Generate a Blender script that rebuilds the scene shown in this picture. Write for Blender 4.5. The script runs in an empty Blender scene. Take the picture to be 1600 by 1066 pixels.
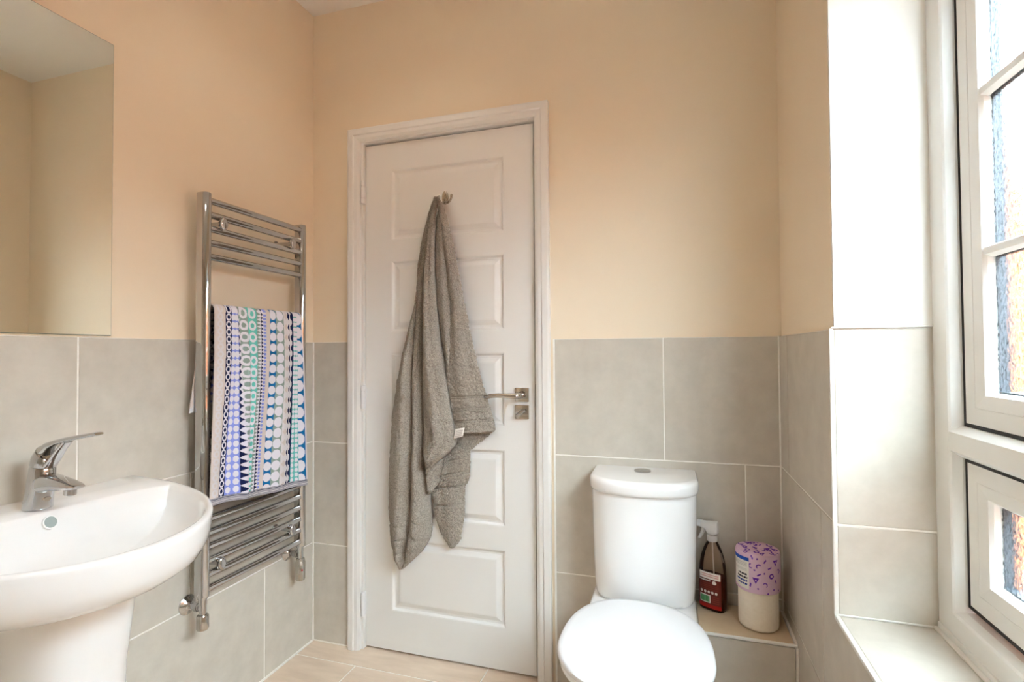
import bpy, bmesh, math, random
import numpy as np
from mathutils import Vector, Matrix

rng = random.Random(7)
SC = bpy.context.scene
COL = SC.collection

# ------------------------------------------------------------------ camera, world, lights, exposure
CAM_LOC = (1.3986, -1.7781, 1.1613)
FW = Vector((-0.29485, 0.95532, 0.02073)); RT = Vector((0.95547, 0.29503, -0.00624)); UP = RT.cross(FW)
cam_d = bpy.data.cameras.new('camera'); cam_d.sensor_width = 36.0; cam_d.lens = 18.166; cam_d.clip_start = 0.02
cam = bpy.data.objects.new('camera', cam_d); COL.objects.link(cam)
cam.matrix_world = Matrix(((RT.x, UP.x, -FW.x, CAM_LOC[0]), (RT.y, UP.y, -FW.y, CAM_LOC[1]),
                           (RT.z, UP.z, -FW.z, CAM_LOC[2]), (0, 0, 0, 1)))
SC.camera = cam

world = bpy.data.worlds.new('sky'); SC.world = world; world.use_nodes = True
bg = world.node_tree.nodes['Background']
bg.inputs['Color'].default_value = (0.71, 0.875, 1.0, 1); bg.inputs['Strength'].default_value = 20.0

def lamp(name, kind, loc, energy, color, **kw):
    d = bpy.data.lights.new(name, kind); d.energy = energy; d.color = color
    for k, v in kw.items(): setattr(d, k, v)
    o = bpy.data.objects.new(name, d); COL.objects.link(o); o.location = loc
    return o
sun = lamp('sun', 'SUN', (0, 0, 6), 1.2, (1.0, 0.93, 0.82), angle=0.01)
sun.rotation_euler = Vector((0.62, 0.35, -0.70)).to_track_quat('-Z', 'Y').to_euler()   # shines on the house opposite

portal = lamp('window_portal', 'AREA', (1.995, -1.145, 1.36), 1.0, (1, 1, 1), shape='RECTANGLE', size=1.2, size_y=1.5)
portal.rotation_euler = Vector((-1, 0, 0)).to_track_quat('-Z', 'Z').to_euler()
portal.data.cycles.is_portal = True

SC.view_settings.view_transform = 'Standard'; SC.view_settings.look = 'None'
SC.view_settings.gamma = 1.0; SC.view_settings.use_curve_mapping = False
SC.view_settings.exposure = 1.52
SC.cycles.use_denoising = True
SC.cycles.max_bounces = 10; SC.cycles.diffuse_bounces = 6; SC.cycles.glossy_bounces = 5; SC.cycles.transmission_bounces = 8; SC.cycles.transparent_max_bounces = 12
SC.cycles.sample_clamp_indirect = 8.0

# ------------------------------------------------------------------ room measures (metres)
W = 1.718          # right wall tile face
H = 2.56           # ceiling
T1, T2, T3 = 1.2055, 0.8005, 0.393   # tile courses
YR = -0.538        # window reveal face
ZS = 0.607         # window sill
XF = 1.900         # window frame room face
YW = -1.75         # near jamb of the window, unseen; set wide to let in more light
ZH = 2.12          # window head
YB = -2.90         # wall behind the camera
D0, D1 = 0.234, 0.928
DB, DT = 0.008, 1.989

# ------------------------------------------------------------------ helpers
def srgb(r, g, b):
    f = lambda c: (c / 255 / 12.92) if c / 255 <= 0.04045 else ((c / 255 + 0.055) / 1.055) ** 2.4
    return (f(r), f(g), f(b), 1.0)

def mat(name, color=(0.8, 0.8, 0.8, 1), rough=0.5, metal=0.0, coat=0.0, trans=0.0, ior=1.45, spec=0.5, sss=0.0):
    m = bpy.data.materials.new(name); m.use_nodes = True
    b = m.node_tree.nodes['Principled BSDF']
    b.inputs['Base Color'].default_value = color; b.inputs['Roughness'].default_value = rough
    b.inputs['Metallic'].default_value = metal; b.inputs['Coat Weight'].default_value = coat
    b.inputs['Transmission Weight'].default_value = trans; b.inputs['IOR'].default_value = ior
    b.inputs['Specular IOR Level'].default_value = spec
    if sss: b.inputs['Subsurface Weight'].default_value = sss
    return m

def N(m, kind, **kw):
    n = m.node_tree.nodes.new(kind)
    for k, v in kw.items():
        if k in n.inputs.keys(): n.inputs[k].default_value = v
        else: setattr(n, k, v)
    return n

def L(m, a, b): m.node_tree.links.new(a, b)

def noisy(m, c1, c2, scale, detail=4, bump=0.0, bscale=None, stretch=(1, 1, 1), rough=None):
    b = m.node_tree.nodes['Principled BSDF']
    tc = N(m, 'ShaderNodeTexCoord'); mp = N(m, 'ShaderNodeMapping'); mp.inputs['Scale'].default_value = stretch
    L(m, tc.outputs['Object'], mp.inputs['Vector'])
    nz = N(m, 'ShaderNodeTexNoise', Scale=scale, Detail=detail, Roughness=0.6)
    L(m, mp.outputs['Vector'], nz.inputs['Vector'])
    cr = N(m, 'ShaderNodeValToRGB'); cr.color_ramp.elements[0].color = c1; cr.color_ramp.elements[1].color = c2
    cr.color_ramp.elements[0].position = 0.3; cr.color_ramp.elements[1].position = 0.7
    L(m, nz.outputs['Fac'], cr.inputs['Fac']); L(m, cr.outputs['Color'], b.inputs['Base Color'])
    if bump:
        n2 = N(m, 'ShaderNodeTexNoise', Scale=bscale or scale, Detail=3)
        L(m, mp.outputs['Vector'], n2.inputs['Vector'])
        bp = N(m, 'ShaderNodeBump', Strength=bump, Distance=0.002)
        L(m, n2.outputs['Fac'], bp.inputs['Height']); L(m, bp.outputs['Normal'], b.inputs['Normal'])
    return m

M = {}
M['paint'] = noisy(mat('cream_paint', rough=0.85, spec=0.2), srgb(237, 221, 197), srgb(239, 224, 201), 3, bump=0.08, bscale=220)
M['reveal'] = mat('white_paint', srgb(244, 242, 236), 0.8, spec=0.2)
M['ceil'] = mat('ceiling_paint', srgb(240, 236, 228), 0.9, spec=0.1)
M['tile'] = noisy(mat('wall_tile', rough=0.38), srgb(190, 182, 169), srgb(203, 195, 182), 14, 8, bump=0.05, bscale=90)
M['grout'] = noisy(mat('grout', rough=0.9), srgb(240, 236, 228), srgb(248, 245, 238), 60)
M['trim'] = mat('white_tile_trim', srgb(240, 238, 232), 0.3)
M['floor'] = noisy(mat('floor_tile', rough=0.4), srgb(205, 181, 158), srgb(222, 200, 178), 5, 6, bump=0.05, bscale=60, stretch=(1, 5, 1))
M['gloss'] = mat('white_gloss_wood', srgb(236, 234, 230), 0.42)
M['ceramic'] = mat('white_ceramic', srgb(244, 243, 241), 0.06, coat=0.4)
M['plastic'] = mat('white_plastic', srgb(240, 240, 240), 0.22)
M['upvc'] = mat('white_upvc', srgb(238, 238, 234), 0.3)
M['gasket'] = mat('black_gasket', (0.01, 0.01, 0.012, 1), 0.6)
M['anthracite'] = mat('grey_foil_frame', srgb(46, 56, 62), 0.5)
M['chrome'] = mat('chrome', (0.54, 0.54, 0.54, 1), 0.04, metal=1.0)
M['satin'] = mat('satin_nickel', (0.52, 0.49, 0.44, 1), 0.22, metal=1.0)
M['mirror'] = mat('mirror_silver', (0.88, 0.90, 0.87, 1), 0.0, metal=1.0)
M['glassedge'] = mat('mirror_edge', srgb(110, 130, 120), 0.2)
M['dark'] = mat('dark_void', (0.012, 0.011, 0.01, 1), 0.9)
M['red'] = mat('red_dot', srgb(200, 20, 30), 0.4)
M['card'] = mat('cardboard', srgb(170, 140, 105), 0.9)
M['ledge'] = noisy(mat('ledge_tile', rough=0.38), srgb(198, 174, 142), srgb(208, 185, 154), 14, 8)

# towel: grey terry
def terry(name, c1, c2):
    m = mat(name, rough=0.95, spec=0.05)
    noisy(m, c1, c2, 260, 3, bump=1.0, bscale=420)
    b = m.node_tree.nodes['Principled BSDF']
    b.inputs['Sheen Weight'].default_value = 0.08; b.inputs['Sheen Roughness'].default_value = 0.5
    return m
M['terry'] = terry('grey_terry', srgb(124, 114, 103), srgb(178, 168, 155))

def attr_mat(name, rough=0.9, bump=0.0, bscale=400, spec=0.2):
    m = mat(name, rough=rough, spec=spec)
    a = N(m, 'ShaderNodeVertexColor', layer_name='Col')
    b = m.node_tree.nodes['Principled BSDF']
    L(m, a.outputs['Color'], b.inputs['Base Color'])
    if bump:
        tc = N(m, 'ShaderNodeTexCoord')
        n2 = N(m, 'ShaderNodeTexNoise', Scale=bscale, Detail=3); L(m, tc.outputs['Object'], n2.inputs['Vector'])
        bp = N(m, 'ShaderNodeBump', Strength=bump, Distance=0.002)
        L(m, n2.outputs['Fac'], bp.inputs['Height']); L(m, bp.outputs['Normal'], b.inputs['Normal'])
    return m
M['print'] = attr_mat('printed_cotton', 0.95, 0.7, 500, 0.05)
M['wrapper'] = attr_mat('printed_paper', 0.7, 0.25, 160)
M['labelpaper'] = attr_mat('printed_label', 0.35)

def obj(name, verts, faces, m, parent=None, smooth=False, mats=None):
    me = bpy.data.meshes.new(name); me.from_pydata([tuple(v) for v in verts], [], faces)
    me.validate(); me.update()
    for mm in (mats or [m]): me.materials.append(mm)
    if smooth: me.polygons.foreach_set('use_smooth', [True] * len(me.polygons))
    o = bpy.data.objects.new(name, me); COL.objects.link(o)
    if parent is not None: o.parent = parent
    return o

def bmobj(name, bm, m, parent=None, smooth=False, autosmooth=None):
    me = bpy.data.meshes.new(name); bmesh.ops.recalc_face_normals(bm, faces=bm.faces[:]); bm.to_mesh(me); bm.free()
    me.materials.append(m)
    if smooth or autosmooth: me.polygons.foreach_set('use_smooth', [True] * len(me.polygons))
    o = bpy.data.objects.new(name, me); COL.objects.link(o)
    if autosmooth: sharpen(o, autosmooth)
    if parent is not None: o.parent = parent
    return o

def sharpen(o, deg):
    bm = bmesh.new(); bm.from_mesh(o.data)
    for e in bm.edges:
        if len(e.link_faces) == 2 and e.calc_face_angle(0) > math.radians(deg): e.smooth = False
    bm.to_mesh(o.data); bm.free()

def empty(name, loc=(0, 0, 0)):
    o = bpy.data.objects.new(name, None); o.empty_display_size = 0.05; o.location = loc; COL.objects.link(o)
    return o

def tag(o, label, cat, kind=None, group=None):
    o['label'] = label; o['category'] = cat
    if kind: o['kind'] = kind
    if group: o['group'] = group
    return o

def adopt(o, parent):
    """parent o keeping its world place (parents are unrotated empties / meshes)"""
    bpy.context.view_layer.update()
    o.parent = parent; o.matrix_parent_inverse = parent.matrix_world.inverted()
    return o

def add_box(bm, lo, hi, bev=0.0, seg=2):
    r = bmesh.ops.create_cube(bm, size=1.0)
    vs = r['verts']
    for v in vs:
        v.co = Vector([(lo[i] + hi[i]) / 2 + v.co[i] * (hi[i] - lo[i]) for i in range(3)])
    if bev:
        es = set(e for v in vs for e in v.link_edges)
        bmesh.ops.bevel(bm, geom=list(es), offset=bev, segments=seg, profile=0.5, affect='EDGES')

def box(name, lo, hi, m, parent=None, bev=0.0, seg=2):
    bm = bmesh.new(); add_box(bm, lo, hi, bev, seg)
    return bmobj(name, bm, m, parent, autosmooth=35 if bev else None)

def frame_of(d):
    d = Vector(d).normalized()
    a = Vector((0, 0, 1)) if abs(d.z) < 0.9 else Vector((1, 0, 0))
    u = d.cross(a).normalized(); return u, d.cross(u).normalized(), d

def add_tube(bm, pts, radii, n=20, cap=True, squash=None):
    """sweep a circle (or ellipse via squash=(su,sv)) along pts"""
    pts = [Vector(p) for p in pts]
    if not hasattr(radii, '__len__'): radii = [radii] * len(pts)
    rings = []; pu = None
    for i, p in enumerate(pts):
        d = (pts[min(i + 1, len(pts) - 1)] - pts[max(i - 1, 0)]).normalized()
        if pu is None: u, v, _ = frame_of(d)
        else:
            u = (pu - d * pu.dot(d)).normalized(); v = d.cross(u)
        pu = u; su, sv = squash if squash else (1, 1)
        rings.append([bm.verts.new(p + (u * math.cos(2 * math.pi * k / n) * su + v * math.sin(2 * math.pi * k / n) * sv) * radii[i]) for k in range(n)])
    for a, b in zip(rings, rings[1:]):
        for k in range(n): bm.faces.new((a[k], a[(k + 1) % n], b[(k + 1) % n], b[k]))
    if cap:
        bm.faces.new(rings[0][::-1]); bm.faces.new(rings[-1])
    return rings

def tube(name, pts, radii, m, parent=None, n=20, squash=None):
    bm = bmesh.new(); add_tube(bm, pts, radii, n, True, squash)
    return bmobj(name, bm, m, parent, autosmooth=40)

def loft(name, rings, m, parent=None, cap0=True, cap1=True, closed=True, angle=50):
    bm = bmesh.new(); R = [[bm.verts.new(p) for p in r] for r in rings]; n = len(rings[0])
    for a, b in zip(R, R[1:]):
        for k in range(n if closed else n - 1): bm.faces.new((a[k], a[(k + 1) % n], b[(k + 1) % n], b[k]))
    if cap0: bm.faces.new(R[0][::-1])
    if cap1: bm.faces.new(R[-1])
    return bmobj(name, bm, m, parent, autosmooth=angle)

def interp(poly, n):
    """resample a polyline of tuples by arc length, smoothed a little"""
    P = np.array(poly, float); d = np.r_[0, np.cumsum(np.linalg.norm(np.diff(P, axis=0), axis=1))]; d /= d[-1]
    t = np.linspace(0, 1, n); Q = np.stack([np.interp(t, d, P[:, k]) for k in range(P.shape[1])], 1)
    for _ in range(max(1, n // 24)):
        Q[1:-1] = 0.25 * Q[:-2] + 0.5 * Q[1:-1] + 0.25 * Q[2:]
    return Q

def plate(name, poly, axis, face, thick, m, parent, bev=0.0012):
    """polygon in the two other axes extruded from `face` by `thick` (signed, away from the room)"""
    bm = bmesh.new()
    def P(a, b, c):
        return {0: (c, a, b), 1: (a, c, b), 2: (a, b, c)}[axis]
    f = [bm.verts.new(P(a, b, face)) for a, b in poly]; g = [bm.verts.new(P(a, b, face + thick)) for a, b in poly]
    ff = bm.faces.new(f); bm.faces.new(g[::-1]); n = len(poly)
    for k in range(n): bm.faces.new((f[k], g[k], g[(k + 1) % n], f[(k + 1) % n]))
    if bev: bmesh.ops.bevel(bm, geom=list(ff.edges), offset=bev, segments=1, affect='EDGES')
    return bmobj(name, bm, m, parent)

def rect(a0, a1, b0, b1, g=0.0021):
    return [(a0 + g, b0 + g), (a1 - g, b0 + g), (a1 - g, b1 - g), (a0 + g, b1 - g)]

# ------------------------------------------------------------------ setting: floor, ceiling, walls
fl = box('floor', (-0.2, YB - 0.1, -0.12), (2.0, 0.25, -0.0015), M['grout']); tag(fl, 'beige stone effect tiled bathroom floor', 'floor', 'structure')
yrow = [0.06, -0.096, -0.396, -0.696, -0.996, -1.296, -1.596, -1.896, -2.196, -2.496, -2.796, -2.9]
for i in range(len(yrow) - 1):
    off = 0.742 if i % 2 == 0 else 0.2635
    xs = sorted([x for x in (off - 1.2, off - 0.6, off, off + 0.6, off + 1.2) if 0.18 < x < W])
    if i == 0: xs = [0.742, 1.342]
    xs = [0.0] + xs + [W]
    for a, b in zip(xs, xs[1:]):
        plate('tile', rect(a, b, yrow[i + 1], yrow[i]), 2, 0.0, -0.006, M['floor'], fl, 0.001)
ce = box('ceiling', (-0.2, YB - 0.1, H), (2.0, 0.25, H + 0.15), M['ceil']); tag(ce, 'off white painted bathroom ceiling', 'ceiling', 'structure')

def wall(name, boxes, label, m=None):
    bm = bmesh.new()
    for lo, hi in boxes: add_box(bm, lo, hi)
    o = bmobj(name, bm, m or M['paint']); return tag(o, label, 'wall', 'structure')

# left wall: plaster, grout bed, tiles
wl = wall('wall_left', [((-0.15, YB - 0.1, 0), (-0.008, 0.2, H))], 'cream painted wall over grey tiles behind the basin')
box('grout_bed', (-0.008, YB, 0), (-0.0015, 0.0, T1 - 0.001), M['grout'], wl)
def course(parent, axis, face, thick, cuts, z0, z1, m=None):
    cuts = sorted(cuts)
    for a, b in zip(cuts, cuts[1:]): plate('tile', rect(a, b, z0, z1), axis, face, thick, m or M['tile'], parent)
course(wl, 0, 0.0, -0.007, [0, -0.26, -0.875, -1.475, -2.075, -2.675, YB], T2, T1)
course(wl, 0, 0.0, -0.007, [0, -0.56, -1.16, -1.76, -2.36, YB], T3, T2)
course(wl, 0, 0.0, -0.007, [0, -0.259, -0.859, -1.459, -2.059, -2.659, YB], 0.004, T3)
# back wall around the door
wb = wall('wall_back', [((-0.15, 0.008, 0), (D0 - 0.03, 0.14, H)), ((D1 + 0.03, 0.008, 0), (2.0, 0.14, H)),
                        ((D0 - 0.03, 0.008, DT + 0.03), (D1 + 0.03, 0.14, H)), ((D0 - 0.1, 0.13, 0), (D1 + 0.1, 0.16, DT + 0.1))],
          'cream painted wall with the door and toilet against it')
box('grout_bed', (0, 0.0015, 0), (0.178, 0.008, T1 - 0.001), M['grout'], wb)
box('grout_bed', (1.0, 0.0015, 0), (W, 0.008, T1 - 0.001), M['grout'], wb)
for z0, z1, cuts in ((T2, T1, [1.005, 1.3725, W]), (T3, T2, [1.005, 1.016, 1.616, W]), (0.004, T3, [1.005, 1.3725, W])):
    course(wb, 1, 0.0, 0.007, [0.003, 0.176], z0, z1); course(wb, 1, 0.0, 0.007, [c for c in cuts if c != 1.016], z0, z1)
# right wall with the window opening
wr = wall('wall_right', [((W + 0.008, YR + 0.008, 0), (1.985, 0.14, H)), ((W + 0.008, YB, 0), (1.985, YW - 0.008, H)),
                         ((W + 0.008, YW - 0.008, 0), (1.985, YR + 0.008, ZS - 0.008)),
                         ((W + 0.008, YW - 0.008, ZH), (1.985, YR + 0.008, H))], 'cream painted wall with the window and tiled sill')
box('reveal_plaster', (W + 0.0085, YR, T1), (XF + 0.01, YR + 0.0085, ZH), M['reveal'], wr)
box('reveal_plaster', (W + 0.0085, YW - 0.0085, T1), (XF + 0.01, YW, ZH), M['reveal'], wr)
box('reveal_plaster', (W + 0.0085, YW, ZH - 0.006), (XF + 0.01, YR, ZH), M['reveal'], wr)
box('grout_bed', (W + 0.0015, YR + 0.002, 0), (W + 0.008, 0, T1 - 0.001), M['grout'], wr)
box('grout_bed', (W + 0.0015, YB, 0), (W + 0.008, YR + 0.002, ZS - 0.004), M['grout'], wr)
box('grout_bed', (W + 0.0015, YB, ZS - 0.004), (W + 0.008, YW - 0.002, T1 - 0.001), M['grout'], wr)
box('grout_bed', (W + 0.004, YR + 0.0015, ZS - 0.004), (XF + 0.006, YR + 0.008, T1 - 0.001), M['grout'], wr)
box('grout_bed', (W + 0.004, YW, ZS - 0.008), (XF + 0.006, YR + 0.004, ZS - 0.0015), M['grout'], wr)
E1 = YR + 0.006     # tile edge short of the corner trim
course(wr, 0, W, 0.007, [-0.003, -0.113, E1], T2, T1)
plate('tile', rect(-0.444, -0.003, T3, T2), 0, W, 0.007, M['tile'], wr)
g = 0.0015
plate('tile', [(-1.044 + g, T3 + g), (-0.444 - g, T3 + g), (-0.444 - g, T2 - g), (E1, T2 - g), (E1, ZS - 0.009), (-1.044 + g, ZS - 0.009)], 0, W, 0.007, M['tile'], wr)
plate('tile', rect(-1.644, -1.044, T3, ZS - 0.008), 0, W, 0.007, M['tile'], wr)
plate('tile', rect(YB, -1.644, T3, T2), 0, W, 0.007, M['tile'], wr)
course(wr, 0, W, 0.007, [YB, -2.2, YW - 0.006], T2, T1)
course(wr, 0, W, 0.007, [-0.003, -0.43, -1.03, -1.63, -2.23, YB], 0.004, T3)
for z0, z1 in ((T2 - 0.005, T1), (ZS, T2 - 0.005)):
    plate('tile', rect(W + 0.006, XF + 0.002, z0, z1), 1, YR, 0.007, M['tile'], wr)
for a, b in ((-1.14, YR), (YW, -1.14)):
    plate('tile', rect(W + 0.007, XF - 0.001, a, b), 2, ZS, -0.007, M['tile'], wr)
# wall behind the camera; tiling added to darken reflections and cut bounce
wf = wall('wall_front', [((-0.15, YB - 0.12, 0), (2.0, YB, H))], 'grey tiled wall behind the viewpoint')
for r_ in range(6):
    z0_ = 0.405 * r_; course(wf, 1, YB + 0.008, -0.007, [0.002, 0.3 * (1 + r_ % 2), 0.3 * (1 + r_ % 2) + 0.6, 0.3 * (1 + r_ % 2) + 1.2 if r_ % 2 == 0 else W - 0.002, W - 0.001] if r_ % 2 == 0 else [0.002, 0.6, 1.2, W - 0.001], z0_ + 0.004, min(z0_ + 0.405, H))
box('grout_bed', (0, YB - 0.001, 0), (W, YB + 0.0065, H), M['grout'], wf)
# white tile edging
def trimstrip(name, lo, hi, label, m=None):
    o = box(name, lo, hi, m or M['trim'], None, 0.002, 2); return tag(o, label, 'trim', 'structure')
trimstrip('trim_1', (W - 0.001, YR - 0.001, ZS), (W + 0.007, YR + 0.006, T1 + 0.001), 'white vertical tile edging at the window reveal corner')
trimstrip('trim_2', (W - 0.001, YW, ZS - 0.008), (W + 0.007, YR, ZS + 0.001), 'white tile edging along the front of the window sill')
trimstrip('trim_3', (W + 0.002, YR - 0.0035, T1), (XF + 0.002, YR + 0.004, T1 + 0.004), 'thin white bead above the window reveal tiles')
trimstrip('trim_4', (XF - 0.012, YW, ZS), (XF + 0.004, YR, ZS + 0.005), 'white sealant bead between sill and window frame')
trimstrip('trim_5', (-0.001, -0.005, 0), (0.004, 0.001, T1), 'white grout line in the tiled corner beside the radiator', M['grout'])
trimstrip('trim_6', (W - 0.004, -0.004, 0.36), (W + 0.001, 0.001, T1), 'white grout line in the tiled corner above the ledge', M['grout'])
trimstrip('trim_7', (-0.001, YB, -0.001), (0.004, -0.002, 0.004), 'white grout line where the left wall meets the floor', M['grout'])
trimstrip('trim_8', (W + 0.002, YR - 0.003, ZS), (XF - 0.002, YR + 0.001, ZS + 0.004), 'white sealant line between sill tile and reveal tile')

# boxed-in tiled ledge beside the toilet
lb = empty('ledge_boxing', (1.59, -0.1, 0)); tag(lb, 'low tiled boxed-in ledge between the toilet and window wall', 'ledge', 'structure')
LX0, LY, LZ = 1.4625, -0.198, 0.36
def in_lb(o): return adopt(o, lb)
in_lb(box('core', (LX0, LY + 0.007, 0), (W - 0.001, -0.0005, LZ - 0.007), M['grout']))
in_lb(plate('tile', rect(LX0, W - 0.008, LY + 0.006, -0.004), 2, LZ, -0.007, M['ledge'], None))
in_lb(plate('tile', rect(LX0, W - 0.006, 0.004, LZ - 0.007), 1, LY, 0.007, M['tile'], None))
in_lb(box('edging', (LX0, LY - 0.001, LZ - 0.007), (W - 0.002, LY + 0.006, LZ + 0.001), M['trim'], None, 0.002))
in_lb(box('grout_joint', (W - 0.008, LY + 0.006, LZ - 0.004), (W - 0.0005, -0.004, LZ + 0.001), M['grout']))
in_lb(box('grout_joint', (W - 0.007, LY - 0.0005, 0), (W - 0.0005, LY + 0.006, LZ - 0.007), M['grout']))

# ------------------------------------------------------------------ window
win = empty('window_1', (XF + 0.035, (YR + YW) / 2, ZS)); tag(win, 'white casement window with obscured glass and glazing bars', 'window', 'structure')
def in_win(o): return adopt(o, win)
XS = 1.922   # sash room face
def frame_section(name, y0, y1, z0, z1, prof, m):
    """mitred rectangular frame; prof = list of (inset, x)"""
    rings = []
    for ins, x in prof:
        rings.append([(x, y0 - ins, z0 + ins), (x, y1 + ins, z0 + ins), (x, y1 + ins, z1 - ins), (x, y0 - ins, z1 - ins)])
    rings.append(rings[0])
    bm = bmesh.new(); R = [[bm.verts.new(p) for p in r] for r in rings[:-1]]; R.append(R[0])
    for a, b in zip(R, R[1:]):
        for k in range(4): bm.faces.new((a[k], a[(k + 1) % 4], b[(k + 1) % 4], b[k]))
    return bmobj(name, bm, m)
ZT = 0.987  # transom centre
# outer frame around both lights (bevelled inner edge)
in_win(frame_section('outer_frame', YR, YW, ZS + 0.002, ZH, [(0, XF), (0.052, XF), (0.056, XF + 0.003), (0.0605, XS - 0.004), (0.0605, 1.955), (0, 1.955)], M['upvc']))
def bar_y(name, prof, m, ya=YR - 0.045, yb=YW + 0.045):
    rings = [[(x, ya, z) for x, z in prof], [(x, yb, z) for x, z in prof]]
    return loft(name, rings, m, angle=20)
in_win(bar_y('transom', [(XF + 0.0005, ZT - 0.0175), (XF + 0.0005, ZT + 0.0175), (XF + 0.004, ZT + 0.0215), (XS - 0.004, ZT + 0.0295), (1.955, ZT + 0.0295), (1.955, ZT - 0.0295), (XS - 0.004, ZT - 0.0295), (XF + 0.004, ZT - 0.0215)], M['upvc']))
in_win(frame_section('exterior_frame', YR, YW, ZS + 0.002, ZH, [(0, 1.955), (0.062, 1.955), (0.066, 1.985), (0, 1.985)], M['anthracite']))
in_win(bar_y('exterior_frame', [(1.955, ZT - 0.033), (1.955, ZT + 0.033), (1.985, ZT + 0.033), (1.985, ZT - 0.033)], M['anthracite']))
# obscured glass material
gm = bpy.data.materials.new('obscured_glass'); gm.use_nodes = True; nt = gm.node_tree; nt.nodes.clear()
out = nt.nodes.new('ShaderNodeOutputMaterial'); tc = nt.nodes.new('ShaderNodeTexCoord')
nz = nt.nodes.new('ShaderNodeTexNoise'); nz.inputs['Scale'].default_value = 210; nz.inputs['Detail'].default_value = 2.0
mpg = nt.nodes.new('ShaderNodeMapping'); mpg.inputs['Scale'].default_value = (1, 1, 0.6)
bp = nt.nodes.new('ShaderNodeBump'); bp.inputs['Strength'].default_value = 0.8; bp.inputs['Distance'].default_value = 0.004
rf = nt.nodes.new('ShaderNodeBsdfRefraction'); rf.inputs['IOR'].default_value = 1.12; rf.inputs['Roughness'].default_value = 0.0
tr = nt.nodes.new('ShaderNodeBsdfTransparent'); tr.inputs['Color'].default_value = (0.97, 0.985, 0.98, 1)
gl = nt.nodes.new('ShaderNodeBsdfGlossy'); gl.inputs['Roughness'].default_value = 0.08
m1 = nt.nodes.new('ShaderNodeMixShader'); rmp = nt.nodes.new('ShaderNodeMapRange'); rmp.inputs[1].default_value = 0.35; rmp.inputs[2].default_value = 0.65; rmp.inputs[3].default_value = 0.15; rmp.inputs[4].default_value = 0.95
m2 = nt.nodes.new('ShaderNodeMixShader'); m2.inputs[0].default_value = 0.05
for a, b in ((tc.outputs['Object'], mpg.inputs['Vector']), (mpg.outputs['Vector'], nz.inputs['Vector']), (nz.outputs['Fac'], bp.inputs['Height']),
             (bp.outputs['Normal'], rf.inputs['Normal']), (nz.outputs['Fac'], rmp.inputs[0]), (rmp.outputs[0], m1.inputs[0]), (bp.outputs['Normal'], gl.inputs['Normal']),
             (tr.outputs[0], m1.inputs[1]), (rf.outputs[0], m1.inputs[2]), (m1.outputs[0], m2.inputs[1]), (gl.outputs[0], m2.inputs[2]), (m2.outputs[0], out.inputs['Surface'])):
    nt.links.new(a, b)
M['glass'] = gm
def sash(y0, y1, z0, z1, bars):
    s = frame_section('sash', y0, y1, z0, z1, [(0, XS), (0.030, XS), (0.031, XS + 0.001), (0.033, XS), (0.055, XS + 0.004), (0.060, XS + 0.010), (0.060, 1.950), (0, 1.950)], M['upvc'])
    in_win(s)
    def sub(o):
        bpy.context.view_layer.update(); o.parent = s; o.matrix_parent_inverse = s.matrix_world.inverted(); return o
    sub(frame_section('gasket', y0 + 0.006, y1 - 0.006, z0 - 0.006, z1 + 0.006, [(0, XS - 0.0006), (0.0065, XS - 0.0006), (0.0065, 1.940), (0, 1.940)], M['gasket']))
    sub(box('pane', (1.940, y1 + 0.058, z0 + 0.058), (1.944, y0 - 0.058, z1 - 0.058), M['glass']))
    sub(frame_section('exterior_sash', y0, y1, z0, z1, [(0.0, 1.9505), (0.0, 1.968), (0.063, 1.968), (0.063, 1.9445), (0.058, 1.9445), (0.058, 1.9505)], M['anthracite']))
    for zc in bars[0]:
        sub(loft('glazing_bar', [[(XS + 0.006, y, zc - 0.006), (XS + 0.006, y, zc + 0.006), (1.9395, y, zc + 0.011), (1.9395, y, zc - 0.011)] for y in (y0 - 0.058, y1 + 0.058)], M['upvc'], angle=20))
        sub(box('exterior_bar', (1.9445, y1 + 0.058, zc - 0.012), (1.953, y0 - 0.058, zc + 0.012), M['anthracite']))
    for yc in bars[1]:
        sub(loft('glazing_bar', [[(XS + 0.006, yc - 0.006, z), (XS + 0.006, yc + 0.006, z), (1.9394, yc + 0.011, z), (1.9394, yc - 0.011, z)] for z in (z0 + 0.058, z1 - 0.058)], M['upvc'], angle=20))
        sub(box('exterior_bar', (1.9446, yc - 0.012, z0 + 0.058), (1.953, yc + 0.012, z1 - 0.058), M['anthracite']))
yc = (YR + YW) / 2
sash(YR - 0.067, YW + 0.067, ZT + 0.036, ZH - 0.067, ([1.3335, 1.619, 1.905], [yc]))
sash(YR - 0.067, YW + 0.067, ZS + 0.079, ZT - 0.036, ([], [yc]))
in_win(box('frame_foot', (XF - 0.004, YW + 0.001, ZS + 0.004), (XF + 0.004, YR - 0.001, ZS + 0.016), M['upvc'], None, 0.002))

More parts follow.
